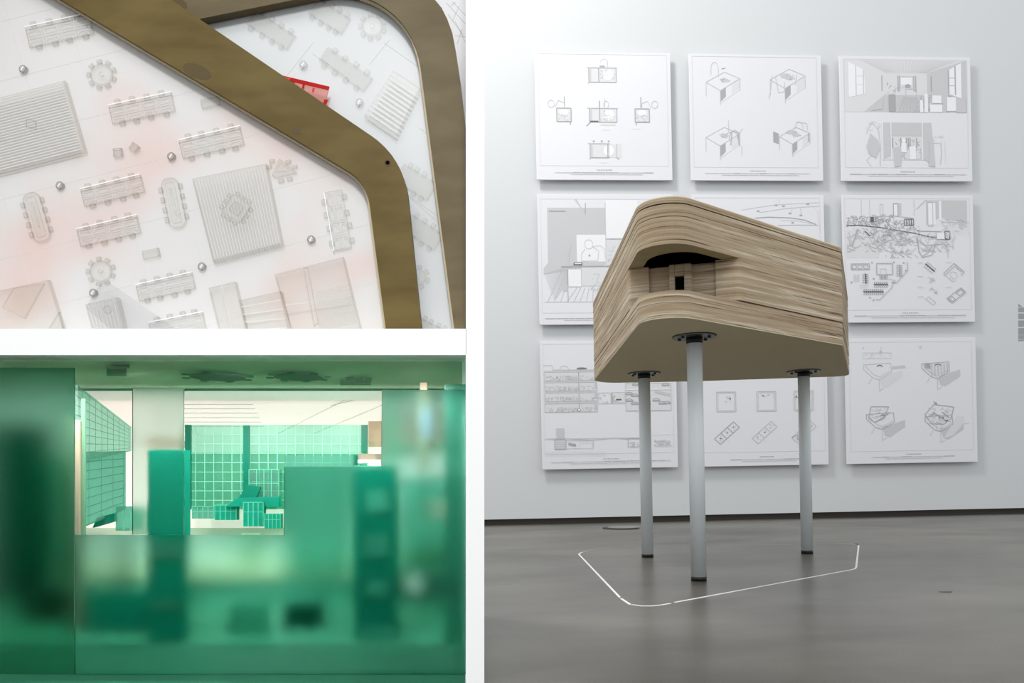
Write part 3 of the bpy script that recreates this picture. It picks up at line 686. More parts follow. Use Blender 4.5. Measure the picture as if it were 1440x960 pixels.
# ---------------------------------------------------------------- upper tier: acrylic site model on a white plate
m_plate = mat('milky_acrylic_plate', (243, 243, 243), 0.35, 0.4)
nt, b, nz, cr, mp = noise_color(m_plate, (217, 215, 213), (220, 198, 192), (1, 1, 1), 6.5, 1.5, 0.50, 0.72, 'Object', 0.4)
m_rear = mat('pale_rear_plate', (211, 214, 215), 0.35, 0.4)
m_sheet = mat('white_drawing_sheet', (238, 238, 240), 0.6)
m_clear = acrylic('clear_acrylic', (254, 254, 253.5), 0.35)
m_clear2 = acrylic('clear_acrylic_seat', (252, 252, 251.5), 0.35)
m_edge = acrylic('polished_edge', (240, 239, 237), 0.3)
m_edge2 = acrylic('pale_polished_edge', (247, 246, 245), 0.3)
m_hi = mat('painted_highlight', (244, 244, 244), 0.4)  # near-white lines stand in for light on table edges and columns
m_smoke = acrylic('smoked_deck', (253, 252.5, 251.5), 0.35)
m_groove = mat('engraved_line', (208, 207, 205), 0.6)
m_groove2 = mat('faint_engraved_line', (212, 212, 211), 0.6)
m_smoke2 = acrylic('grey_clear_acrylic', (250, 250, 249), 0.35)
m_groove3 = mat('very_faint_engraved_line', (226, 228, 228), 0.6)
m_pink = acrylic('blush_acrylic', (250, 232, 228))
m_ply2 = mat('backlit_dark_plywood', (124, 105, 62), 0.55, 0.2)  # backlit shade is put into the strip colour; lit ply is lighter
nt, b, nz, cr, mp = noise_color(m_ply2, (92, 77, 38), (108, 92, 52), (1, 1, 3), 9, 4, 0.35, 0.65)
m_ply3 = mat('backlit_brown_plywood', (136, 118, 86), 0.55, 0.2)  # surround colour likewise darkened for its backlit shade
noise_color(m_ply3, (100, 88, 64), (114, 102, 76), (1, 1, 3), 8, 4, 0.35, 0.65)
m_plyedge = mat('plywood_edge', (196, 180, 150), 0.6)
m_knot = mat('knot', (92, 56, 26), 0.5)
m_red = acrylic('red_acrylic', (225, 60, 48), 0.35, 0, 0.6)
m_redp = acrylic('rose_acrylic', (247, 208, 202), 0.35, 0, 0.3)
m_redd = mat('deep_red_acrylic', (214, 40, 40), 0.3)

def px_prism(mb, pts, D, t, mi=0):
    return mb.prism([P(x, y, D) for x, y in pts], (0, t, 0), mi)
def pslab(name, pts, D, t, m, parent=None, bevel=0):
    mb = MB(); px_prism(mb, pts, D, t); return mb.build(name, m, parent, bevel)
DR_, DPL = 1.262, 1.238
# backing sheet with faint sketch, rear plate, front plate
sheet = pslab('drawing_sheet', [(560, -60), (655, -60), (655, 474), (560, 474)], 1.285, 0.003, m_sheet)
tag(sheet, 'white sheet with faint pencil sketch behind the corner of the plywood frame', 'drawing')
mb = MB()
for (a_, b_) in [((628, 4), (655, 34)), ((636, 2), (655, 22)), ((630, 20), (652, 50)), ((640, 30), (655, 60)), ((646, 8), (636, 30)), ((650, 40), (643, 62)), ((640, 50), (655, 52)), ((634, 8), (641, 3))]:
    dd = Vector((b_[0] - a_[0], b_[1] - a_[1])); nn = Vector((-dd.y, dd.x)).normalized() * 0.5
    px_prism(mb, [(a_[0] + nn.x, a_[1] + nn.y), (b_[0] + nn.x, b_[1] + nn.y), (b_[0] - nn.x, b_[1] - nn.y), (a_[0] - nn.x, a_[1] - nn.y)], 1.2848, 0.0002)
mb.build('pencil_sketch', m_groove, sheet)
rear = pslab('rear_plate', [(90, -70), (540, -70), (600, 40), (648, 474), (500, 474), (300, 474), (90, 200)], DR_, 0.004, m_rear)
tag(rear, 'pale acrylic plate of the site model seen between the two plywood pieces', 'plate')
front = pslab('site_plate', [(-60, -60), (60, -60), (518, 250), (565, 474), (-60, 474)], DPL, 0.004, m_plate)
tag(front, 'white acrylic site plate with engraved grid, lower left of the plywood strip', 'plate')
def hair(mb, x1, y1, x2, y2, w_, D, mi=0, t=0.0003):
    dd = Vector((x2 - x1, y2 - y1)); nn = Vector((-dd.y, dd.x)).normalized() * w_ / 2
    px_prism(mb, [(x1 + nn.x, y1 + nn.y), (x2 + nn.x, y2 + nn.y), (x2 - nn.x, y2 - nn.y), (x1 - nn.x, y1 - nn.y)], D, t, mi)
mb = MB()
g0 = Vector((83, 260)); g1 = Vector((78, -20)); g2 = Vector((23.5, 77.5))
def clipline(p, d, inside):
    pts = [t * 0.01 for t in range(-900, 900) if inside(p + d * (t * 0.01))]
    return (p + d * min(pts), p + d * max(pts)) if len(pts) > 3 else None
ins = lambda q: -20 < q.x < 532 and -5 < q.y < 474 and q.y > 0.595 * (q.x - 87) + 4 and (q.y > 262 or q.x < 505) and q.x < 518 + 0.127 * max(0, q.y - 273)
for i in range(-6, 9):
    for p, d in ((g0 + g1 * i, g2), (g0 + g2 * i, g1)):
        c = clipline(p, d, ins)
        if c: hair(mb, c[0].x, c[0].y, c[1].x, c[1].y, 0.7, DPL - 0.00015, 0, 0.00015)
mb.build('engraved_grid', m_groove2, front)
for l in [(440, 75, 490, 110), (540, 60, 590, 95), (520, 90, 548, 55), (400, 110, 440, 60), (560, 262, 616, 312), (590, 180, 612, 196), (565, 268, 618, 305)]:
    mb = MB(); hair(mb, *l, 0.7, DR_ - 0.0003); mb.build('engraved_line', m_groove2, rear)

# plywood pieces
strip_pts = round_poly([(-20, -64, 0), (156, -22 - 36, 0), (568, 222, 118), (594, 474, 0), (544, 474, 0), (515.8, 256, 62), (60, -16, 0)], 12)
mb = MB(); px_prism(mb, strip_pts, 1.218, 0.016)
strip = tag(mb.build('plywood_strip', m_ply2), 'bent plywood strip toned dark olive for its backlit shade, crossing diagonally in front of the acrylic model', 'plywood')
mb = MB()
for cx_, cy_, r_, mi in [(545, 228.5, 5.2, 0), (545, 228.5, 3.0, 1)]:
    px_prism(mb, [(cx_ + r_ * math.cos(q), cy_ + r_ * math.sin(q)) for q in [k * math.pi / 8 for k in range(16)]], 1.2177 - 0.0003 * mi, 0.0005, mi)
mb.build('screw_hole', [m_knot, m_void], strip)
m_faintknot = mat('faint_knot', (82, 65, 30), 0.55)
for cx_, cy_, rx, ry in [(277, 100, 20, 10), (417, 184, 6, 4)]:
    mb = MB(); px_prism(mb, [(cx_ + rx * math.cos(q), cy_ + ry * math.sin(q) + rx * 0.3 * math.cos(q)) for q in [k * math.pi / 10 for k in range(20)]], 1.2178, 0.0004)
    mb.build('knot', m_faintknot, strip)
mb = MB()   # lighter ply edge along the inner side of the strip
ep = round_poly([(60, -16, 0), (515.8, 256, 62), (544, 474, 0), (541.5, 474, 0), (513.6, 257.5, 62), (58, -14, 0)], 12)
px_prism(mb, ep, 1.224, 0.010); mb.build('plywood_edge', m_plyedge, strip)
frame_out = [(120, -70), (700, -70)]
inner_edge = round_poly([(150, 53, 0), (575, -33, 118), (640.5, 474, 0), (700, 474, 0), (120, 474, 0)], 14)
inner_edge = [p for p in inner_edge if not (p[0] > 680 or (p[0] < 130 and p[1] > 400))]
outer = [(654.2, 474), (654.2, 225), (654.2, 174), (648, 118), (641, 72), (636, 46), (629, 27), (621, 11), (612, 0), (596, -18), (570, -40), (520, -60), (120, -60)]
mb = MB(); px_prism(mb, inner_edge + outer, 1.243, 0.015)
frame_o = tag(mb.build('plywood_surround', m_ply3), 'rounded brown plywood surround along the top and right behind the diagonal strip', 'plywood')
mb = MB(); ie = inner_edge; ie2 = [(x - (2.6 if y > 60 else 1.2), y + (1.8 if y < 60 else 0.2)) for x, y in ie]
px_prism(mb, ie + ie2[::-1], 1.247, 0.010); mb.build('plywood_edge', m_plyedge, frame_o)
for cx_, cy_, rx, ry in [(245, 8, 18, 11)]:
    mb = MB(); px_prism(mb, [(cx_ + rx * math.cos(q), cy_ + ry * math.sin(q)) for q in [k * math.pi / 10 for k in range(20)]], 1.2428, 0.0002)
    mb.build('knot', m_faintknot, frame_o)
# red acrylic sheet
rs = thing('red_acrylic_sheet', 'red and pink acrylic sheet corner poking out from under the diagonal plywood strip', 'acrylic sheet', P(410, 130, 1.245))
pslab('sheet', [(352, 95), (463, 122), (452, 160), (440, 175), (340, 120)], 1.244, 0.003, m_redp, rs)
pslab('red_edge', [(354, 96), (463, 121.5), (461.5, 126), (352, 101)], 1.2425, 0.0015, m_red, rs)
pslab('red_edge', [(461, 140), (456.5, 139.5), (450, 156), (454, 158)], 1.2425, 0.0015, m_red, rs)
pslab('dark_red_tab', [(401, 107.5), (409, 109.5), (408, 112.5), (400, 110.5)], 1.2412, 0.0012, m_redd, rs)
pslab('dark_red_tab', [(355, 96.5), (362, 98), (362, 102), (354, 100)], 1.2412, 0.0012, m_redd, rs)
for x, y in ((384, 107), (399, 111), (413, 114.5), (427, 118.5), (441, 123)):
    pslab('tooth', [(x - 1.2, y), (x + 1.4, y + 0.4), (x, y + 6), (x - 2.4, y + 5.4)], 1.2425, 0.0012, m_redd if x > 430 else m_red, rs)

def clear_piece(name, pts, D, t, parent, body=m_clear, rim=m_edge, border=1.0):
    """flat acrylic piece with a chamfered, darker polished rim"""
    mb = MB(); D -= 0.0003
    c = Vector((sum(p[0] for p in pts) / len(pts), sum(p[1] for p in pts) / len(pts)))
    inn = []
    for x, y in pts:
        v = Vector((x, y)) - c; l = v.length; s_ = max(0.3, (l - border * 1.25) / max(l, 0.01)); inn.append((c.x + v.x * s_, c.y + v.y * s_))
    top = [mb.bm.verts.new(P(x, y, D - t)) for x, y in inn]
    mid = [mb.bm.verts.new(P(x, y, D - t) + Vector((0, t * 0.25, 0))) for x, y in pts]
    bot = [mb.bm.verts.new(P(x, y, D - t) + Vector((0, t, 0))) for x, y in pts]
    n = len(pts); f = mb.bm.faces.new(top)
    for i in range(n):
        j = (i + 1) % n
        q = mb.bm.faces.new([top[i], top[j], mid[j], mid[i]]); q.material_index = 1
        q = mb.bm.faces.new([mid[i], mid[j], bot[j], bot[i]]); q.material_index = 1
    mb.bm.faces.new(bot[::-1])
    return mb.build(name, [body, rim], parent)
def quad(c, u, v, a0, a1, b0, b1):
    """rectangle in the local frame of a piece: u along, v across (unit vectors in px)"""
    return [tuple(c + u * a0 + v * b0), tuple(c + u * a1 + v * b0), tuple(c + u * a1 + v * b1), tuple(c + u * a0 + v * b1)]
def rrect(c, u, v, hw, hh, r, n=4):
    pts = []
    for sx, sy, a0 in ((1, 1, 0), (-1, 1, 90), (-1, -1, 180), (1, -1, 270)):
        for k in range(n + 1):
            q = math.radians(a0 + 90 * k / n)
            p = c + u * (sx * (hw - r) + r * math.cos(q)) + v * (sy * (hh - r) + r * math.sin(q)); pts.append(tuple(p))
    return pts
GT = 'clear acrylic miniature tables on the site model'
def long_table(corners, label, D, nch=4, far=False, skip=()):
    a_, b_, c_, d_ = [Vector(p) for p in corners]       # a->b long side, d->c opposite long side
    c = (a_ + b_ + c_ + d_) / 4; u = (b_ - a_ + c_ - d_).normalized(); v = Vector((-u.y, u.x))
    hw = ((b_ - a_).length + (c_ - d_).length) / 4; hh = ((d_ - a_).length + (c_ - b_).length) / 4
    rim = m_edge2 if far else m_edge
    body = m_smoke2 if far else m_clear
    t = thing('model_table', label, 'model table', P(c.x, c.y, D), GT)
    clear_piece('tabletop', quad(c, u, v, -hw, hw, -hh, hh), D, 0.005, t, body, rim, 1.1)
    if not far: mb = MB(); hair(mb, *(c - u * hw - v * hh), *(c + u * hw - v * hh), 1.3, D - 0.0056, 0, 0.0003); mb.build('painted_lit_edge', m_hi, t)
    mb = MB()
    if not far:
        hair(mb, *(c - u * hw * 0.97), *(c + u * hw * 0.97), 0.7, D - 0.0054)
        for k in (-1, 0, 1): hair(mb, *(c + u * hw * 0.5 * k - v * hh * 0.9), *(c + u * hw * 0.5 * k + v * hh * 0.9), 0.6, D - 0.0054)
        for k in range(4):
            for s_ in (-1, 1):
                cc = c + u * hw * (k - 1.5) * 0.5 + v * s_ * hh * 0.5
                q = quad(cc, u, v, -hw * 0.17, hw * 0.17, -hh * 0.2, hh * 0.25)
                for i in range(4): hair(mb, *q[i], *q[(i + 1) % 4], 0.5, D - 0.0054)
        mb.build('place_settings', m_groove, t)
    else: mb.bm.free()
    for s_ in (-1, 1):
        for k in range(nch):
            if (s_, k) in skip: continue
            jit = random.uniform(-1.5, 1.5)
            cc = c + u * (hw * (k - (nch - 1) / 2) * (1.9 / nch) + jit) + v * s_ * (hh + 1.6 + random.uniform(-0.6, 1))
            clear_piece('chair', rrect(cc, u, v, 4.3 * (hw / 48) ** 0.5, 3.6, 1.5), D, 0.004, t, m_clear2, rim, 0.9)
    return t
T = [([(33, 38), (123, 18), (133, 46), (42, 66)], 'clear eight-seat model table beside the diagonal plywood, topmost on the plate'),
     ([(152, 147), (240, 129), (246, 155), (157, 174)], 'clear eight-seat model table right of the upper round table'),
     ([(250, 197), (337, 176), (343, 203), (257, 222)], 'clear eight-seat model table above the large striped square deck'),
     ([(112, 265), (197, 244.5), (203, 269), (118, 290)], 'clear eight-seat model table left of the tall oval table, upper of two stacked'),
     ([(106, 322), (192, 301), (197, 327), (113, 346)], 'clear eight-seat model table above the lower round table, lower of two stacked'),
     ([(190, 400), (269, 382), (275, 405), (195, 423)], 'clear eight-seat model table below the small rectangular block'),
     ([(208, 453), (284, 438), (290, 462), (213, 477)], 'clear model table cut off by the white shelf at the bottom'),
     ([(266 + 189, 270), (481, 266), (494, 348), (470, 353)], 'clear upright model table near the bend of the plywood strip')]
for i, (cs, lb) in enumerate(T):
    if i == 7: cs = [cs[3], cs[0], cs[1], cs[2]]
    long_table(cs, lb, DPL)
T2 = [([(361, 14), (416, 50), (403, 68), (344, 31)], 'faint tilted model table nearest the top plywood, behind the strip'),
      ([(448, -3), (493, 25), (480, 47), (432, 17)], 'faint tilted model table left of the round table at the top edge'),
      ([(461, 65), (524, 109), (511, 128), (448, 83)], 'faint tilted model table below the round table, right of the red sheet'),
      ([(488, 176), (556, 226), (540, 250), (472, 200)], 'faint tilted model table half under the bend of the strip'),
      ([(566, 228), (613, 257), (602, 282), (556, 254)], 'faint tilted model table between strip and frame, upper of two'),
      ([(576, 298), (623, 329), (612, 352), (566, 322)], 'faint tilted model table between strip and frame, lower of two'),
      ([(590, 446), (632, 466), (622, 484), (580, 464)], 'faint tilted model table at the bottom between strip and frame')]
for cs, lb in T2: long_table(cs, lb, DR_, 4, True)
def oval_table(c, u, L_, W_, label):
    c = Vector(c); u = Vector(u).normalized(); v = Vector((-u.y, u.x))
    t = thing('model_oval_table', label, 'model table', P(c.x, c.y, DPL), 'clear oval miniature tables on the site model')
    clear_piece('tabletop', rrect(c, u, v, L_ / 2, W_ / 2, W_ * 0.42, 6), DPL, 0.005, t, m_clear, m_edge, 1.4)
    clear_piece('inner_tray', rrect(c, u, v, L_ / 2 - 7, W_ / 2 - 6, 3, 4), DPL - 0.005, 0.002, t, m_clear, m_edge, 0.8)
    clear_piece('slot', rrect(c + u * -3, u, v, L_ / 4, 1.8, 1.6, 3), DPL - 0.007, 0.001, t, m_clear, m_edge, 0.7)
    for s_ in (-1, 1):
        for k in range(4):
            cc = c + u * (k - 1.5) * L_ * 0.2 + v * s_ * (W_ / 2 + 1.6)
            clear_piece('chair', rrect(cc, u, v, 4, 2.9, 1.2), DPL, 0.004, t, m_clear2, m_edge, 0.8)
oval_table((50.5, 305), (0.29, 1), 72, 25, 'clear oval model table near the left edge')
oval_table((243.5, 285), (0.21, 1), 72, 25, 'clear oval model table left of the striped square deck')
def round_table(c, r, D, label, far=False, n=9):
    c = Vector(c); rim = m_edge2 if far else m_edge
    t = thing('model_round_table', label, 'model table', P(c.x, c.y, D), 'clear round miniature tables on the site model')
    circ = lambda rr, m=24: [(c.x + rr * math.cos(k * 2 * math.pi / m), c.y + rr * math.sin(k * 2 * math.pi / m)) for k in range(m)]
    clear_piece('tabletop', circ(r), D, 0.005, t, m_clear, rim, 1.2)
    clear_piece('centre_dish', circ(r * 0.24, 12), D - 0.005, 0.002, t, m_clear, rim, 0.9)
    for k in range(n):
        q = k * 2 * math.pi / n + 0.35; u = Vector((math.cos(q), math.sin(q))); v = Vector((-u.y, u.x))
        clear_piece('chair', rrect(c + u * (r + 3.2), u, v, 2.6, 3.6, 1.1), D, 0.004, t, m_clear2, rim, 0.8)
round_table((142, 104), 15.5, DPL, 'clear round model table with nine chairs, upper left of the plate')
round_table((141, 381), 15, DPL, 'clear round model table with chairs just above a small column, lower left')
round_table((523.5, 36), 14, DR_, 'faint round model table at the top between strip and frame', True)
round_table((588, 389), 11, DR_, 'faint round model table half hidden by the strip at the lower right', True, 7)
# decks
def deck(label, pts, D, nstr, along, t_=0.012, extra=None, body=m_smoke, far=False):
    th = thing('model_deck', label, 'model building', P(pts[0][0], pts[0][1], D), 'clear acrylic deck blocks on the site model')
    clear_piece('deck_body', pts, D, t_, th, body, m_edge2 if far else m_edge, 1.8)
    a_, b_, c_, d_ = [Vector(p) for p in pts]; mb = MB()
    for i in range(1, nstr):
        k = i / nstr
        if along == 0: p, q = a_.lerp(b_, k), d_.lerp(c_, k)
        else: p, q = a_.lerp(d_, k), b_.lerp(c_, k)
        p2 = p.lerp(q, 0.03); q2 = p.lerp(q, 0.97); hair(mb, *p2, *q2, 1.1, D - t_ - 0.0008)
    mb.build('grooves', m_groove3 if far else m_groove2, th)
    if extra: extra(th, D - t_)
    return th
deck('large clear striped deck block at the left edge', [(-40, 146), (90, 112), (119, 212), (-14, 246)], DPL, 26, 1, 0.010,
     lambda th, D: clear_piece('square_pad', [(37, 166), (50, 170), (50, 181), (36, 178)], D, 0.003, th))
def sq(th, D):
    c = Vector((332, 293)); u = Vector((0.83, 0.56)); v = Vector((-0.56, 0.83))
    clear_piece('square_table', rrect(c, u, v, 15, 15, 2), D, 0.004, th)
    clear_piece('table_well', rrect(c, u, v, 8, 8, 2), D - 0.004, 0.003, th, m_clear2, m_edge)
    for s_ in range(4):
        q = u if s_ == 0 else v if s_ == 1 else -u if s_ == 2 else -v; r = Vector((-q.y, q.x))
        for k in (-1, 0, 1): clear_piece('chair', rrect(c + q * 18.5 + r * k * 9.5, q, r, 2.4, 3.4, 1.2), D, 0.003, th, m_clear2)
deck('large clear striped square deck with a square table in its middle', [(269, 250), (374, 229), (397, 343), (299, 368)], DPL, 24, 0, 0.012, sq)
deck('clear stair block with stepped treads, bottom centre right', [(385, 385), (482, 360), (509, 470), (412, 474)], DPL, 2, 1, 0.016,
     lambda th, D: [clear_piece('tread', [(443 + 0.6 * k, 410 + k * 5.6), (492 + 1.0 * k, 399 + k * 5.6), (493 + 1.0 * k, 403 + k * 5.6), (444 + 0.6 * k, 414 + k * 5.6)], D, 0.002, th, m_clear2, m_edge2, 0.6) for k in range(10)] + [clear_piece('side_wall', [(426, 376), (432, 375), (447, 454), (441, 458)], D, 0.008, th)])
deck('clear low block left of the stair block, cut by the shelf', [(292, 404), (330, 395), (348, 474), (309, 474)], DPL, 2, 0, 0.014)
deck('clear small block between the low block and the stair block', [(335, 421), (394, 408), (408, 474), (348, 474)], DPL, 5, 1, 0.018)
deck('clear striped box right of the tilted plate at the bottom left', [(118, 427), (164, 417), (177, 474), (131, 474)], DPL, 9, 0, 0.014,
     lambda th, D: clear_piece('round_pad', [(151 + 6 * math.cos(k * math.pi / 8), 435 + 6 * math.sin(k * math.pi / 8)) for k in range(16)], D, 0.002, th))
deck('clear tilted plate with a small hatched block, bottom left corner', [(-30, 414), (68, 393), (92, 470), (-10, 474)], DPL, 1, 0, 0.008,
     lambda th, D: [clear_piece('hatched_block', [(18, 405), (62, 398), (34, 448), (2, 432)], D, 0.004, th, m_smoke, m_edge), clear_piece('ramp', [(60, 474), (82, 438), (91, 474)], D, 0.006, th, m_smoke, m_edge)])
deck('faint clear bed-shaped block beside the plywood frame on the right', [(552, 97), (591, 123), (557, 193), (511, 162)], DR_, 12, 1, 0.012, None, m_smoke, True)
clear_s = tag(clear_piece('clear_offcut', [(146, 392), (262, 472), (168, 474), (120, 432)], DPL - 0.0185, 0.0016, None, acrylic('offcut_clear', (249, 249, 250)), m_edge2, 1.0), 'thin clear triangular offcut lying over the lower round table', 'acrylic sheet')
# little stools, blocks and columns
for c, uv, hw, hh, lb in [((165, 214), (1, -0.1), 6.5, 6.5, 'small clear model armchair, left of two above the blush patch'),
                          ((188, 207), (0.8, 0.6), 6, 6, 'small clear model armchair turned askew, right of the two')]:
    c = Vector(c); u = Vector(uv).normalized(); v = Vector((-u.y, u.x)); t = thing('model_armchair', lb, 'model chair', P(c.x, c.y, DPL))
    clear_piece('seat', rrect(c, u, v, hw, hh, 2), DPL, 0.005, t, m_clear2)
    clear_piece('backrest', rrect(c + v * -hh * 0.7, u, v, hw, 1.6, 1), DPL - 0.005, 0.003, t); 
    for s_ in (-1, 1): clear_piece('armrest', rrect(c + u * s_ * hw * 0.75, u, v, 1.3, hh * 0.8, 0.8), DPL - 0.005, 0.002, t)
for c, hw, hh, lb in [((295, 143), 13, 6.3, 'small clear rectangular model block just under the plywood strip'),
                      ((211.5, 356), 12, 6, 'small clear rectangular model block right of the stacked tables')]:
    c = Vector(c); u = Vector((0.98, -0.2)).normalized(); v = Vector((-u.y, u.x)); t = thing('model_bench', lb, 'model bench', P(c.x, c.y, DPL))
    clear_piece('bench_top', quad(c, u, v, -hw, hw, -hh, hh), DPL, 0.006, t, m_clear2)
    clear_piece('end_cap', quad(c + u * (hw - 1.5), u, v, -1.5, 1.5, -hh, hh), DPL - 0.006, 0.002, t)
t = thing('model_triangle_table', 'clear three-sided model table right of the striped square deck', 'model table', P(396, 235, DPL))
clear_piece('tabletop', [(382, 246), (392, 222), (417, 242), (388, 250)], DPL, 0.005, t, m_clear2)
clear_piece('well', [(388, 242), (393, 229), (408, 240)], DPL - 0.005, 0.002, t, m_clear)
for c in ((378, 234), (382, 226), (405, 227), (414, 234), (395, 254), (407, 251)):
    c = Vector(c); clear_piece('chair', rrect(c, Vector((0.97, -0.2)), Vector((0.2, 0.97)), 4, 2.6, 1), DPL, 0.004, t, m_clear2)
cols = [((31, 96), DPL, 'below the topmost table'), ((240, 219), DPL, 'left of the table above the striped square deck'), ((83, 260), DPL, 'between the left oval table and the stacked tables'),
        ((130, 411), DPL, 'under the lower round table'), ((283, 374), DPL, 'just below the corner of the striped square deck'), ((437, 336), DPL, 'left of the upright table'),
        ((426, 90), DR_, 'above the red acrylic corner'), ((505, 143), DR_, 'left of the bed-shaped block')]
for c, D, lb in cols:
    t = thing('model_column', 'tiny round clear column ' + lb, 'model column', P(c[0], c[1], D), 'clear round columns of the site model')
    circ = lambda rr: [(c[0] + rr * math.cos(k * math.pi / 8), c[1] + rr * math.sin(k * math.pi / 8)) for k in range(16)]
    clear_piece('shaft', circ(5.6), D, 0.006, t, m_clear2, acrylic('column_rim', (212, 210, 208), 0.3) if D == DPL else m_edge, 1.3)
    mb = MB(); hair(mb, c[0] - 2, c[1] + 2.5, c[0] + 1.5, c[1] - 2.5, 1.6, D - 0.0067); mb.build('painted_glint', m_hi, t)

# ---------------------------------------------------------------- lower tier: green acrylic interior model
m_gwall = acrylic('green_acrylic', (160, 216, 202), 0.1, 0, 0.25)
m_gteal = acrylic('teal_acrylic', (44, 182, 158), 0.1, 0, 0.7)
m_gdark = acrylic('dark_green_acrylic', (20, 116, 92), 0.1, 0, 0.8)
m_gclear = acrylic('pale_teal_acrylic', (206, 238, 228), 0.3, 0, 0.12)
m_gtint = acrylic('teal_tint_acrylic', (122, 222, 202), 0.3, 0, 0.12)
m_gpale = acrylic('pale_green_acrylic', (176, 216, 192), 0.1, 0, 0.4)
m_glineL = mat('scored_pale_line', (140, 206, 184), 0.4)
m_glineM = mat('scored_green_line', (92, 184, 156), 0.4)
m_glineD = mat('scored_dark_line', (60, 140, 116), 0.4)
m_gpost = mat('deep_green_edge', (0, 104, 82), 0.3)
m_ceil = acrylic('green_ceiling_acrylic', (214, 228, 214), 0.3, 0, 0.12)
m_mint = mat('mint_floor_board', (184, 204, 184), 0.5)
m_sand = mat('sand_board', (168, 172, 132), 0.5)
m_gmid = mat('green_board', (70, 156, 128), 0.5)
m_glow = mat('muted_green_board', (72, 142, 112), 0.5)
m_glow2 = mat('dark_muted_green_board', (44, 108, 82), 0.5)
m_night = mat('near_black_green', (0, 44, 32), 0.5)
m_backw = mat('blush_board_added_glow', (234, 222, 216), 0.6)
_b = m_backw.node_tree.nodes['Principled BSDF']; _b.inputs['Emission Color'].default_value = rgb((240, 226, 220)); _b.inputs['Emission Strength'].default_value = 0.52  # glow added so the green acrylic in front looks backlit
m_peach = mat('peach_board', (230, 190, 165), 0.6)
m_tan = mat('tan_board', (150, 140, 118), 0.6)
m_whitebar = mat('white_edge_strip', (226, 238, 234), 0.4)
m_blue = mat('blue_strip', (128, 150, 190), 0.5)
m_frostL = frosted('frosted_dark_sheet', (172, 212, 200), 0.5, 1.25)
m_frost = frosted('frosted_sheet', (204, 230, 226), 0.45, 1.28)
m_frost2 = frosted('lightly_frosted_sheet', (232, 242, 238), 0.3, 1.2)

def R4(x0, y0, x1, y1): return [(x0, y0), (x1, y0), (x1, y1), (x0, y1)]
for i, x in enumerate((60, 190, 330, 470, 585)):  # added fill spots that brighten the lower tier from under the shelf
    spot('lower_tier_fill', hp(x, 515, 1.255), hp(x, 900, 1.50), 3.2, 150, 1.0, 0.004, (1, 0.99, 0.97))
    if 200 < x < 500: spot('lower_tier_fill', hp(x, 520, 1.52), hp(x, 900, 1.62), 2.6, 150, 1.0, 0.004, (1, 0.99, 0.97))
def hq(px, py, D): return P(px, py, D)
back = thing('model_back_wall', 'pale blush back wall with added glow of the green interior model', 'model wall', P(330, 740, 1.765))
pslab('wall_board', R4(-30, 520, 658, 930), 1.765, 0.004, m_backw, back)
pslab('peach_band', [(206, 614), (262, 620), (262, 630), (206, 628)], 1.763, 0.002, m_peach, back)
pslab('peach_band', R4(518, 592, 656, 628), 1.763, 0.002, m_peach, back)
mb = MB()
for i in range(8): hair(mb, 218, 556 + i * 6.2, 350 + i * 3, 556 + i * 6.2, 0.9, 1.7648)
for l in [(390, 640 - 30, 520, 545), (465, 570, 560, 548), (440, 610, 560, 560)]: hair(mb, *l, 1.0, 1.7648)
mb.build('scored_lines', m_groove, back)
# translucent ceiling sheet with furniture standing on it
ceil_t = thing('model_ceiling_sheet', 'green acrylic ceiling sheet along the top of the green interior model', 'acrylic sheet', hp(330, 503, 1.3))
mb = MB(); mb.prism([hp(-60, 505, 1.17), hp(650, 505, 1.17), hp(650, 505, 1.50), hp(-60, 505, 1.50)], -UV * 0.004); mb.build('sheet', m_ceil, ceil_t)
mb = MB(); mb.prism([hp(-60, 505, 1.496), hp(650, 505, 1.496), hp(650, 505, 1.50), hp(-60, 505, 1.50)], -UV * 0.0045); mb.build('sheet_edge', m_gpost, ceil_t)
mb = MB()
for x0, x1, D0, D1 in [(265, 380, 1.2, 1.3), (255, 400, 1.44, 1.46), (475, 520, 1.40, 1.44)]:
    mb.prism([hp(x0, 503.8, D0), hp(x1, 503.8, D0), hp(x1, 503.8, D1), hp(x0, 503.8, D1)], -UV * -0.003)
mb.bm.free()
def above(px0, px1, D0, D1, h, label, name, m, roundness=False):
    """furniture standing on the ceiling sheet, seen through it"""
    t = thing(name, label, 'model table', hp((px0 + px1) / 2, 505, (D0 + D1) / 2))
    mb = MB()
    if roundness:
        c = hp((px0 + px1) / 2, 504.9, (D0 + D1) / 2); r = (hp(px1, 504.9, D0) - hp(px0, 504.9, D0)).length / 2
        mb.cyl(c, r, UV * 0.002, 36)
        mb.build('tabletop', m, t)
        for k in range(8):
            q = k * math.pi / 4; mb = MB(); mb.cyl(c + Vector((math.cos(q) * r * 1.2, math.sin(q) * r * 1.2, 0)), r * 0.16, UV * 0.002, 12); mb.build('stool', m_gteal, t)
    else:
        mb.prism([hp(px0, 504.9, D0), hp(px1, 504.9, D0), hp(px1, 504.9, D1), hp(px0, 504.9, D1)], UV * h); mb.build('tabletop', m, t)
        for k in range(3):
            x = px0 + (px1 - px0) * (0.2 + 0.3 * k); mb = MB(); mb.prism([hp(x, 504.9, D0 - 0.03), hp(x + 10, 504.9, D0 - 0.03), hp(x + 10, 504.9, D0 - 0.01), hp(x, 504.9, D0 - 0.01)], UV * 0.003); mb.build('stool', m_gpost, t)
above(268, 345, 1.30, 1.40, 0.02, 'dark green round model table seen through the green ceiling sheet, left of two', 'model_round_table', m_gteal, True)
above(385, 455, 1.30, 1.40, 0.02, 'dark green round model table seen through the green ceiling sheet, right of two', 'model_round_table', m_gteal, True)
above(478, 522, 1.40, 1.45, 0.002, 'dark green rectangular model table under the shelf at right', 'model_table', m_gpost)
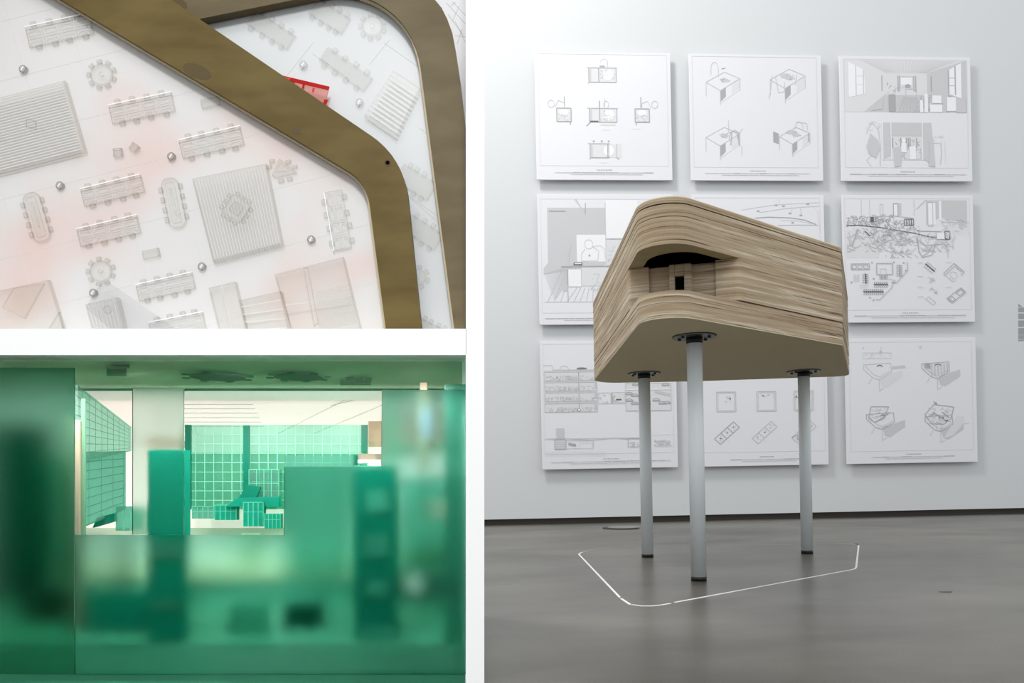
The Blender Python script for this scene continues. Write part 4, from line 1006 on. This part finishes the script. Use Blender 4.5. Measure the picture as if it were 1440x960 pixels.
above(150, 178, 1.25, 1.33, 0.002, 'small green model table under the shelf at left', 'model_table', m_gteal)

def gridwall(label, q, nx, ny, m, mline, th=0.004, lw=0.8, name='model_window_wall', wob=0):
    """q: four (px, py, D) corners tl, tr, br, bl; scored grid on the camera side"""
    t = thing(name, label, 'model wall', P(*q[3]))
    V = [P(*c) for c in q]; nrm = (V[1] - V[0]).cross(V[3] - V[0]).normalized()
    if nrm.y < 0: nrm = -nrm
    mb = MB(); mb.prism(V, nrm * th); mb.build('pane', m, t)
    mb = MB()
    def pt(s_, r_): return V[0].lerp(V[1], s_).lerp(V[3].lerp(V[2], s_), r_) - nrm * 0.0004
    sw = lw / F * 1.6 / max(1e-6, (V[1] - V[0]).length); sh = lw / F * 1.6 / (V[3] - V[0]).length
    for i in range(nx + 1):
        s_ = min(1 - sw, i / nx); mb.prism([pt(s_, 0), pt(s_ + sw, 0), pt(s_ + sw, 1), pt(s_, 1)], nrm * 0.0003)
    for j in range(ny + 1):
        r_ = min(1 - sh, j / ny); mb.prism([pt(0, r_), pt(1, r_), pt(1, r_ + sh), pt(0, r_ + sh)], nrm * 0.0003)
    mb.build('scored_grid', mline, t)
    return t
cw = gridwall('teal gridded acrylic window wall in the middle of the green interior model', [(262, 597, 1.66), (517, 597, 1.66), (517, 716, 1.66), (262, 716, 1.66)], 20, 9, m_gclear, m_glineL)
pslab('dark_post', R4(260, 597, 268, 716), 1.655, 0.006, m_gpost, cw); pslab('dark_post', R4(342, 598, 350, 720), 1.652, 0.006, m_gpost, cw); pslab('dark_post', R4(508, 597, 516, 636), 1.655, 0.006, m_gpost, cw)
pslab('lower_tint', R4(262, 636, 517, 716), 1.665, 0.003, m_gtint, cw)
gridwall('tall gridded green acrylic wall receding at the left of the interior model', [(106, 541, 1.36), (182, 600, 1.62), (182, 634, 1.62), (106, 650, 1.36)], 9, 8, m_gclear, m_glineD)
gridwall('lower gridded green pane under the receding wall at left', [(106, 636, 1.38), (174, 634, 1.60), (174, 716, 1.60), (106, 745, 1.38)], 4, 8, m_gwall, m_glineD)
# floor levels
flo = thing('model_floor', 'stepped mint and green floor of the green interior model', 'model floor', P(330, 900, 1.4))
mb = MB(); mb.prism([P(-20, 742, 1.76), P(655, 742, 1.76), P(655, 790, 1.50), P(-20, 790, 1.50)], -UV * 0.004); mb.build('mint_floor', m_mint, flo)
mb = MB(); mb.prism([P(-20, 790, 1.50), P(655, 790, 1.50), P(655, 812, 1.44), P(-20, 812, 1.44)], -UV * 0.004); mb.build('sand_strip', m_sand, flo)
pslab('green_fascia', R4(-20, 811, 655, 840), 1.44, 0.004, m_gmid, flo)
mb = MB(); mb.prism([P(-20, 839, 1.44), P(655, 839, 1.44), P(655, 905, 1.30), P(-20, 905, 1.30)], -UV * 0.004); mb.build('lower_floor', m_glow, flo)
mb = MB(); mb.prism([P(-20, 904, 1.30), P(655, 904, 1.30), P(655, 955, 1.22), P(-20, 955, 1.22)], -UV * 0.004); mb.build('front_floor', m_glow2, flo)
mb = MB(); mb.prism([hp(-108, 962.5, 1.152), hp(654, 962.5, 1.152), hp(654, 962.5, 1.30), hp(-108, 962.5, 1.30)], -UV * 0.0015); mb.build('base_sheet', m_glow2, flo)
# furniture on the floor
def lowbox(x0, y0, x1, y1, D, label, m=m_gteal, name='model_cabinet'):
    t = thing(name, label, 'model furniture', P((x0 + x1) / 2, y1, D), 'small green acrylic furniture on the mint floor')
    mb = MB(); px_prism(mb, R4(x0, y0, x1, y1), D, 0.02); mb.build('body', m, t)
    mb = MB()
    for a_ in range(0, 5): hair(mb, x0 + (x1 - x0) * a_ / 4, y0, x0 + (x1 - x0) * a_ / 4, y1, 0.7, D - 0.0004)
    hair(mb, x0, y0, x1, y0, 0.9, D - 0.0004); hair(mb, x0, y0 + (y1 - y0) * 0.4, x1, y0 + (y1 - y0) * 0.4, 0.6, D - 0.0004); mb.build('scored_lines', m_glineM, t)
lowbox(163, 712, 203, 746, 1.62, 'green acrylic drum-like cabinet between receding wall and blurred teal column', m_gwall)
lowbox(270, 712, 300, 729, 1.63, 'low green acrylic cabinet at the foot of the gridded wall, leftmost in its row', m_gwall)
lowbox(302, 710, 332, 731, 1.63, 'low green acrylic cabinet at the foot of the gridded wall, second in its row', m_gteal)
lowbox(342, 706, 370, 740, 1.61, 'teal acrylic cabinet below the middle dark post', m_gteal)
lowbox(372, 722, 394, 743, 1.60, 'small teal acrylic box, rightmost on the mint floor', m_gteal)
lowbox(350, 660, 392, 708, 1.64, 'tall gridded green acrylic cabinet right of the middle dark post', m_gwall)
t = thing('model_sofa', 'dark teal wedge-shaped piece left of the middle dark post', 'model furniture', P(345, 712, 1.62))
pslab('seat', [(318, 712), (332, 700), (392, 698), (392, 712)], 1.62, 0.02, m_gteal, t); pslab('backrest', [(336, 700), (346, 682), (366, 684), (360, 700)], 1.625, 0.01, m_gpost, t)
t = thing('model_ramp', 'speckled dark green ramp at the foot of the receding wall', 'model furniture', P(140, 742, 1.5))
pslab('ramp_body', [(136, 728), (161, 721), (161, 733), (130, 742)], 1.50, 0.01, m_gpost, t)
t = thing('model_shelf', 'white-edged horizontal shelf on the right of the green interior model', 'model furniture', P(560, 650, 1.5))
pslab('white_edge', R4(503, 646, 592, 651), 1.50, 0.02, m_whitebar, t); pslab('tan_top', R4(503, 638, 592, 646), 1.505, 0.02, m_tan, t); pslab('bracket', R4(496, 640, 503, 654), 1.50, 0.02, m_gpost, t)
pslab('white_edge', R4(612, 646, 624, 650), 1.50, 0.02, m_whitebar, t)
# columns and masses
def column_block(x0, y0, x1, y1, D, m, label, dep=0.03, spots=()):
    t = thing('model_pillar', label, 'model pillar', P((x0 + x1) / 2, y1, D))
    mb = MB(); px_prism(mb, R4(x0, y0, x1, y1), D, dep); mb.build('shaft', m, t, 0.002)
    for (sx0, sy0, sx1, sy1, sm) in spots: pslab('inlay_and_highlight', R4(sx0, sy0, sx1, sy1), D - 0.002, 0.002, sm, t)
    return t
column_block(207, 632, 258, 945, 1.30, m_gteal, 'broad teal pillar left of the gridded window wall', 0.03, [(212, 762, 256, 786, m_glow), (212, 845, 256, 856, m_glow)])
column_block(498, 655, 556, 945, 1.31, m_gteal, 'spotted teal pillar under the white-edged shelf', 0.03, [(515, 690, 548, 720, m_gmid), (512, 752, 546, 782, m_gmid), (514, 815, 546, 840, m_gmid), (505, 880, 556, 902, m_gmid)])
column_block(168, 756, 176, 824, 1.40, m_night, 'thin near-black post on the mint floor at left', 0.01)
column_block(400, 640, 496, 820, 1.45, m_gwall, 'wide translucent green block right of the gridded wall', 0.02)
column_block(398, 850, 450, 940, 1.34, m_gdark, 'dark green block low in the middle of the interior model', 0.03)
column_block(560, 668, 655, 860, 1.42, m_gwall, 'translucent green block by the right edge of the interior model', 0.02, [(596, 705, 604, 725, m_tan), (612, 705, 622, 725, m_peach), (578, 768, 640, 784, m_gpale), (575, 810, 590, 830, m_backw)])  # pale bar and glowing patch are painted highlights, not inlays
column_block(625, 540, 658, 945, 1.30, m_gwall, 'green edge pillar against the right side of the interior model', 0.02)
column_block(590, 537, 601, 660, 1.36, m_tan, 'thin greyish post hanging from the ceiling sheet at right', 0.01, [(596, 575, 602, 615, m_blue)])
column_block(-20, 596, 62, 945, 1.42, m_gdark, 'dark green mass at the left edge of the interior model', 0.03)
column_block(30, 830, 88, 905, 1.36, m_night, 'near-black blurred block low at the left edge', 0.03)
column_block(62, 640, 98, 800, 1.44, m_glow, 'muted green block beside the left frosted sheet', 0.02)
column_block(98, 590, 112, 945, 1.33, m_tan, 'tan strip post at the edge of the left frosted sheet', 0.01)
column_block(113, 560, 120, 945, 1.335, m_gpale, 'pale thin translucent fin beside the tan strip post', 0.004)
column_block(145, 905, 196, 940, 1.285, m_glow, 'muted green low block near the front left', 0.03)
column_block(120, 832, 206, 935, 1.33, m_gteal, 'broad low teal block in front of the thin black post', 0.02)
column_block(338, 750, 366, 800, 1.50, m_gpale, 'pale green translucent fin on the mint floor', 0.006)
column_block(320, 850, 375, 940, 1.32, m_gwall, 'translucent green block low in the middle, left of the dark block', 0.02)
t = thing('model_window_frame', 'blurred green window frame on the right above the white-edged shelf', 'model frame', P(600, 640, 1.42))
pslab('frame_post', R4(545, 556, 556, 664), 1.42, 0.008, m_glow, t); pslab('frame_rail', R4(545, 552, 655, 560), 1.42, 0.008, m_glow, t); pslab('frame_rail', R4(556, 628, 655, 638), 1.42, 0.008, m_glow, t)
# frosted sheets
def fsheet(x0, y0, x1, y1, D, m, label):
    o = pslab('frosted_sheet', R4(x0, y0, x1, y1), D, 0.003, m); tag(o, label, 'acrylic sheet'); return o
fsheet(-40, 517, 104, 948, 1.205, m_frostL, 'frosted green sheet standing at the left edge of the interior model')
o = pslab('frosted_sheet', [(105, 752), (399, 752), (400, 656), (536, 656), (537, 548), (654, 548), (654, 948), (105, 948)], 1.21, 0.003, m_frost)
tag(o, 'large frosted green sheet across the lower front, rising towards the right', 'acrylic sheet')
fsheet(186, 545, 258, 751, 1.216, m_frost2, 'small frosted sheet in front of the broad teal pillar')
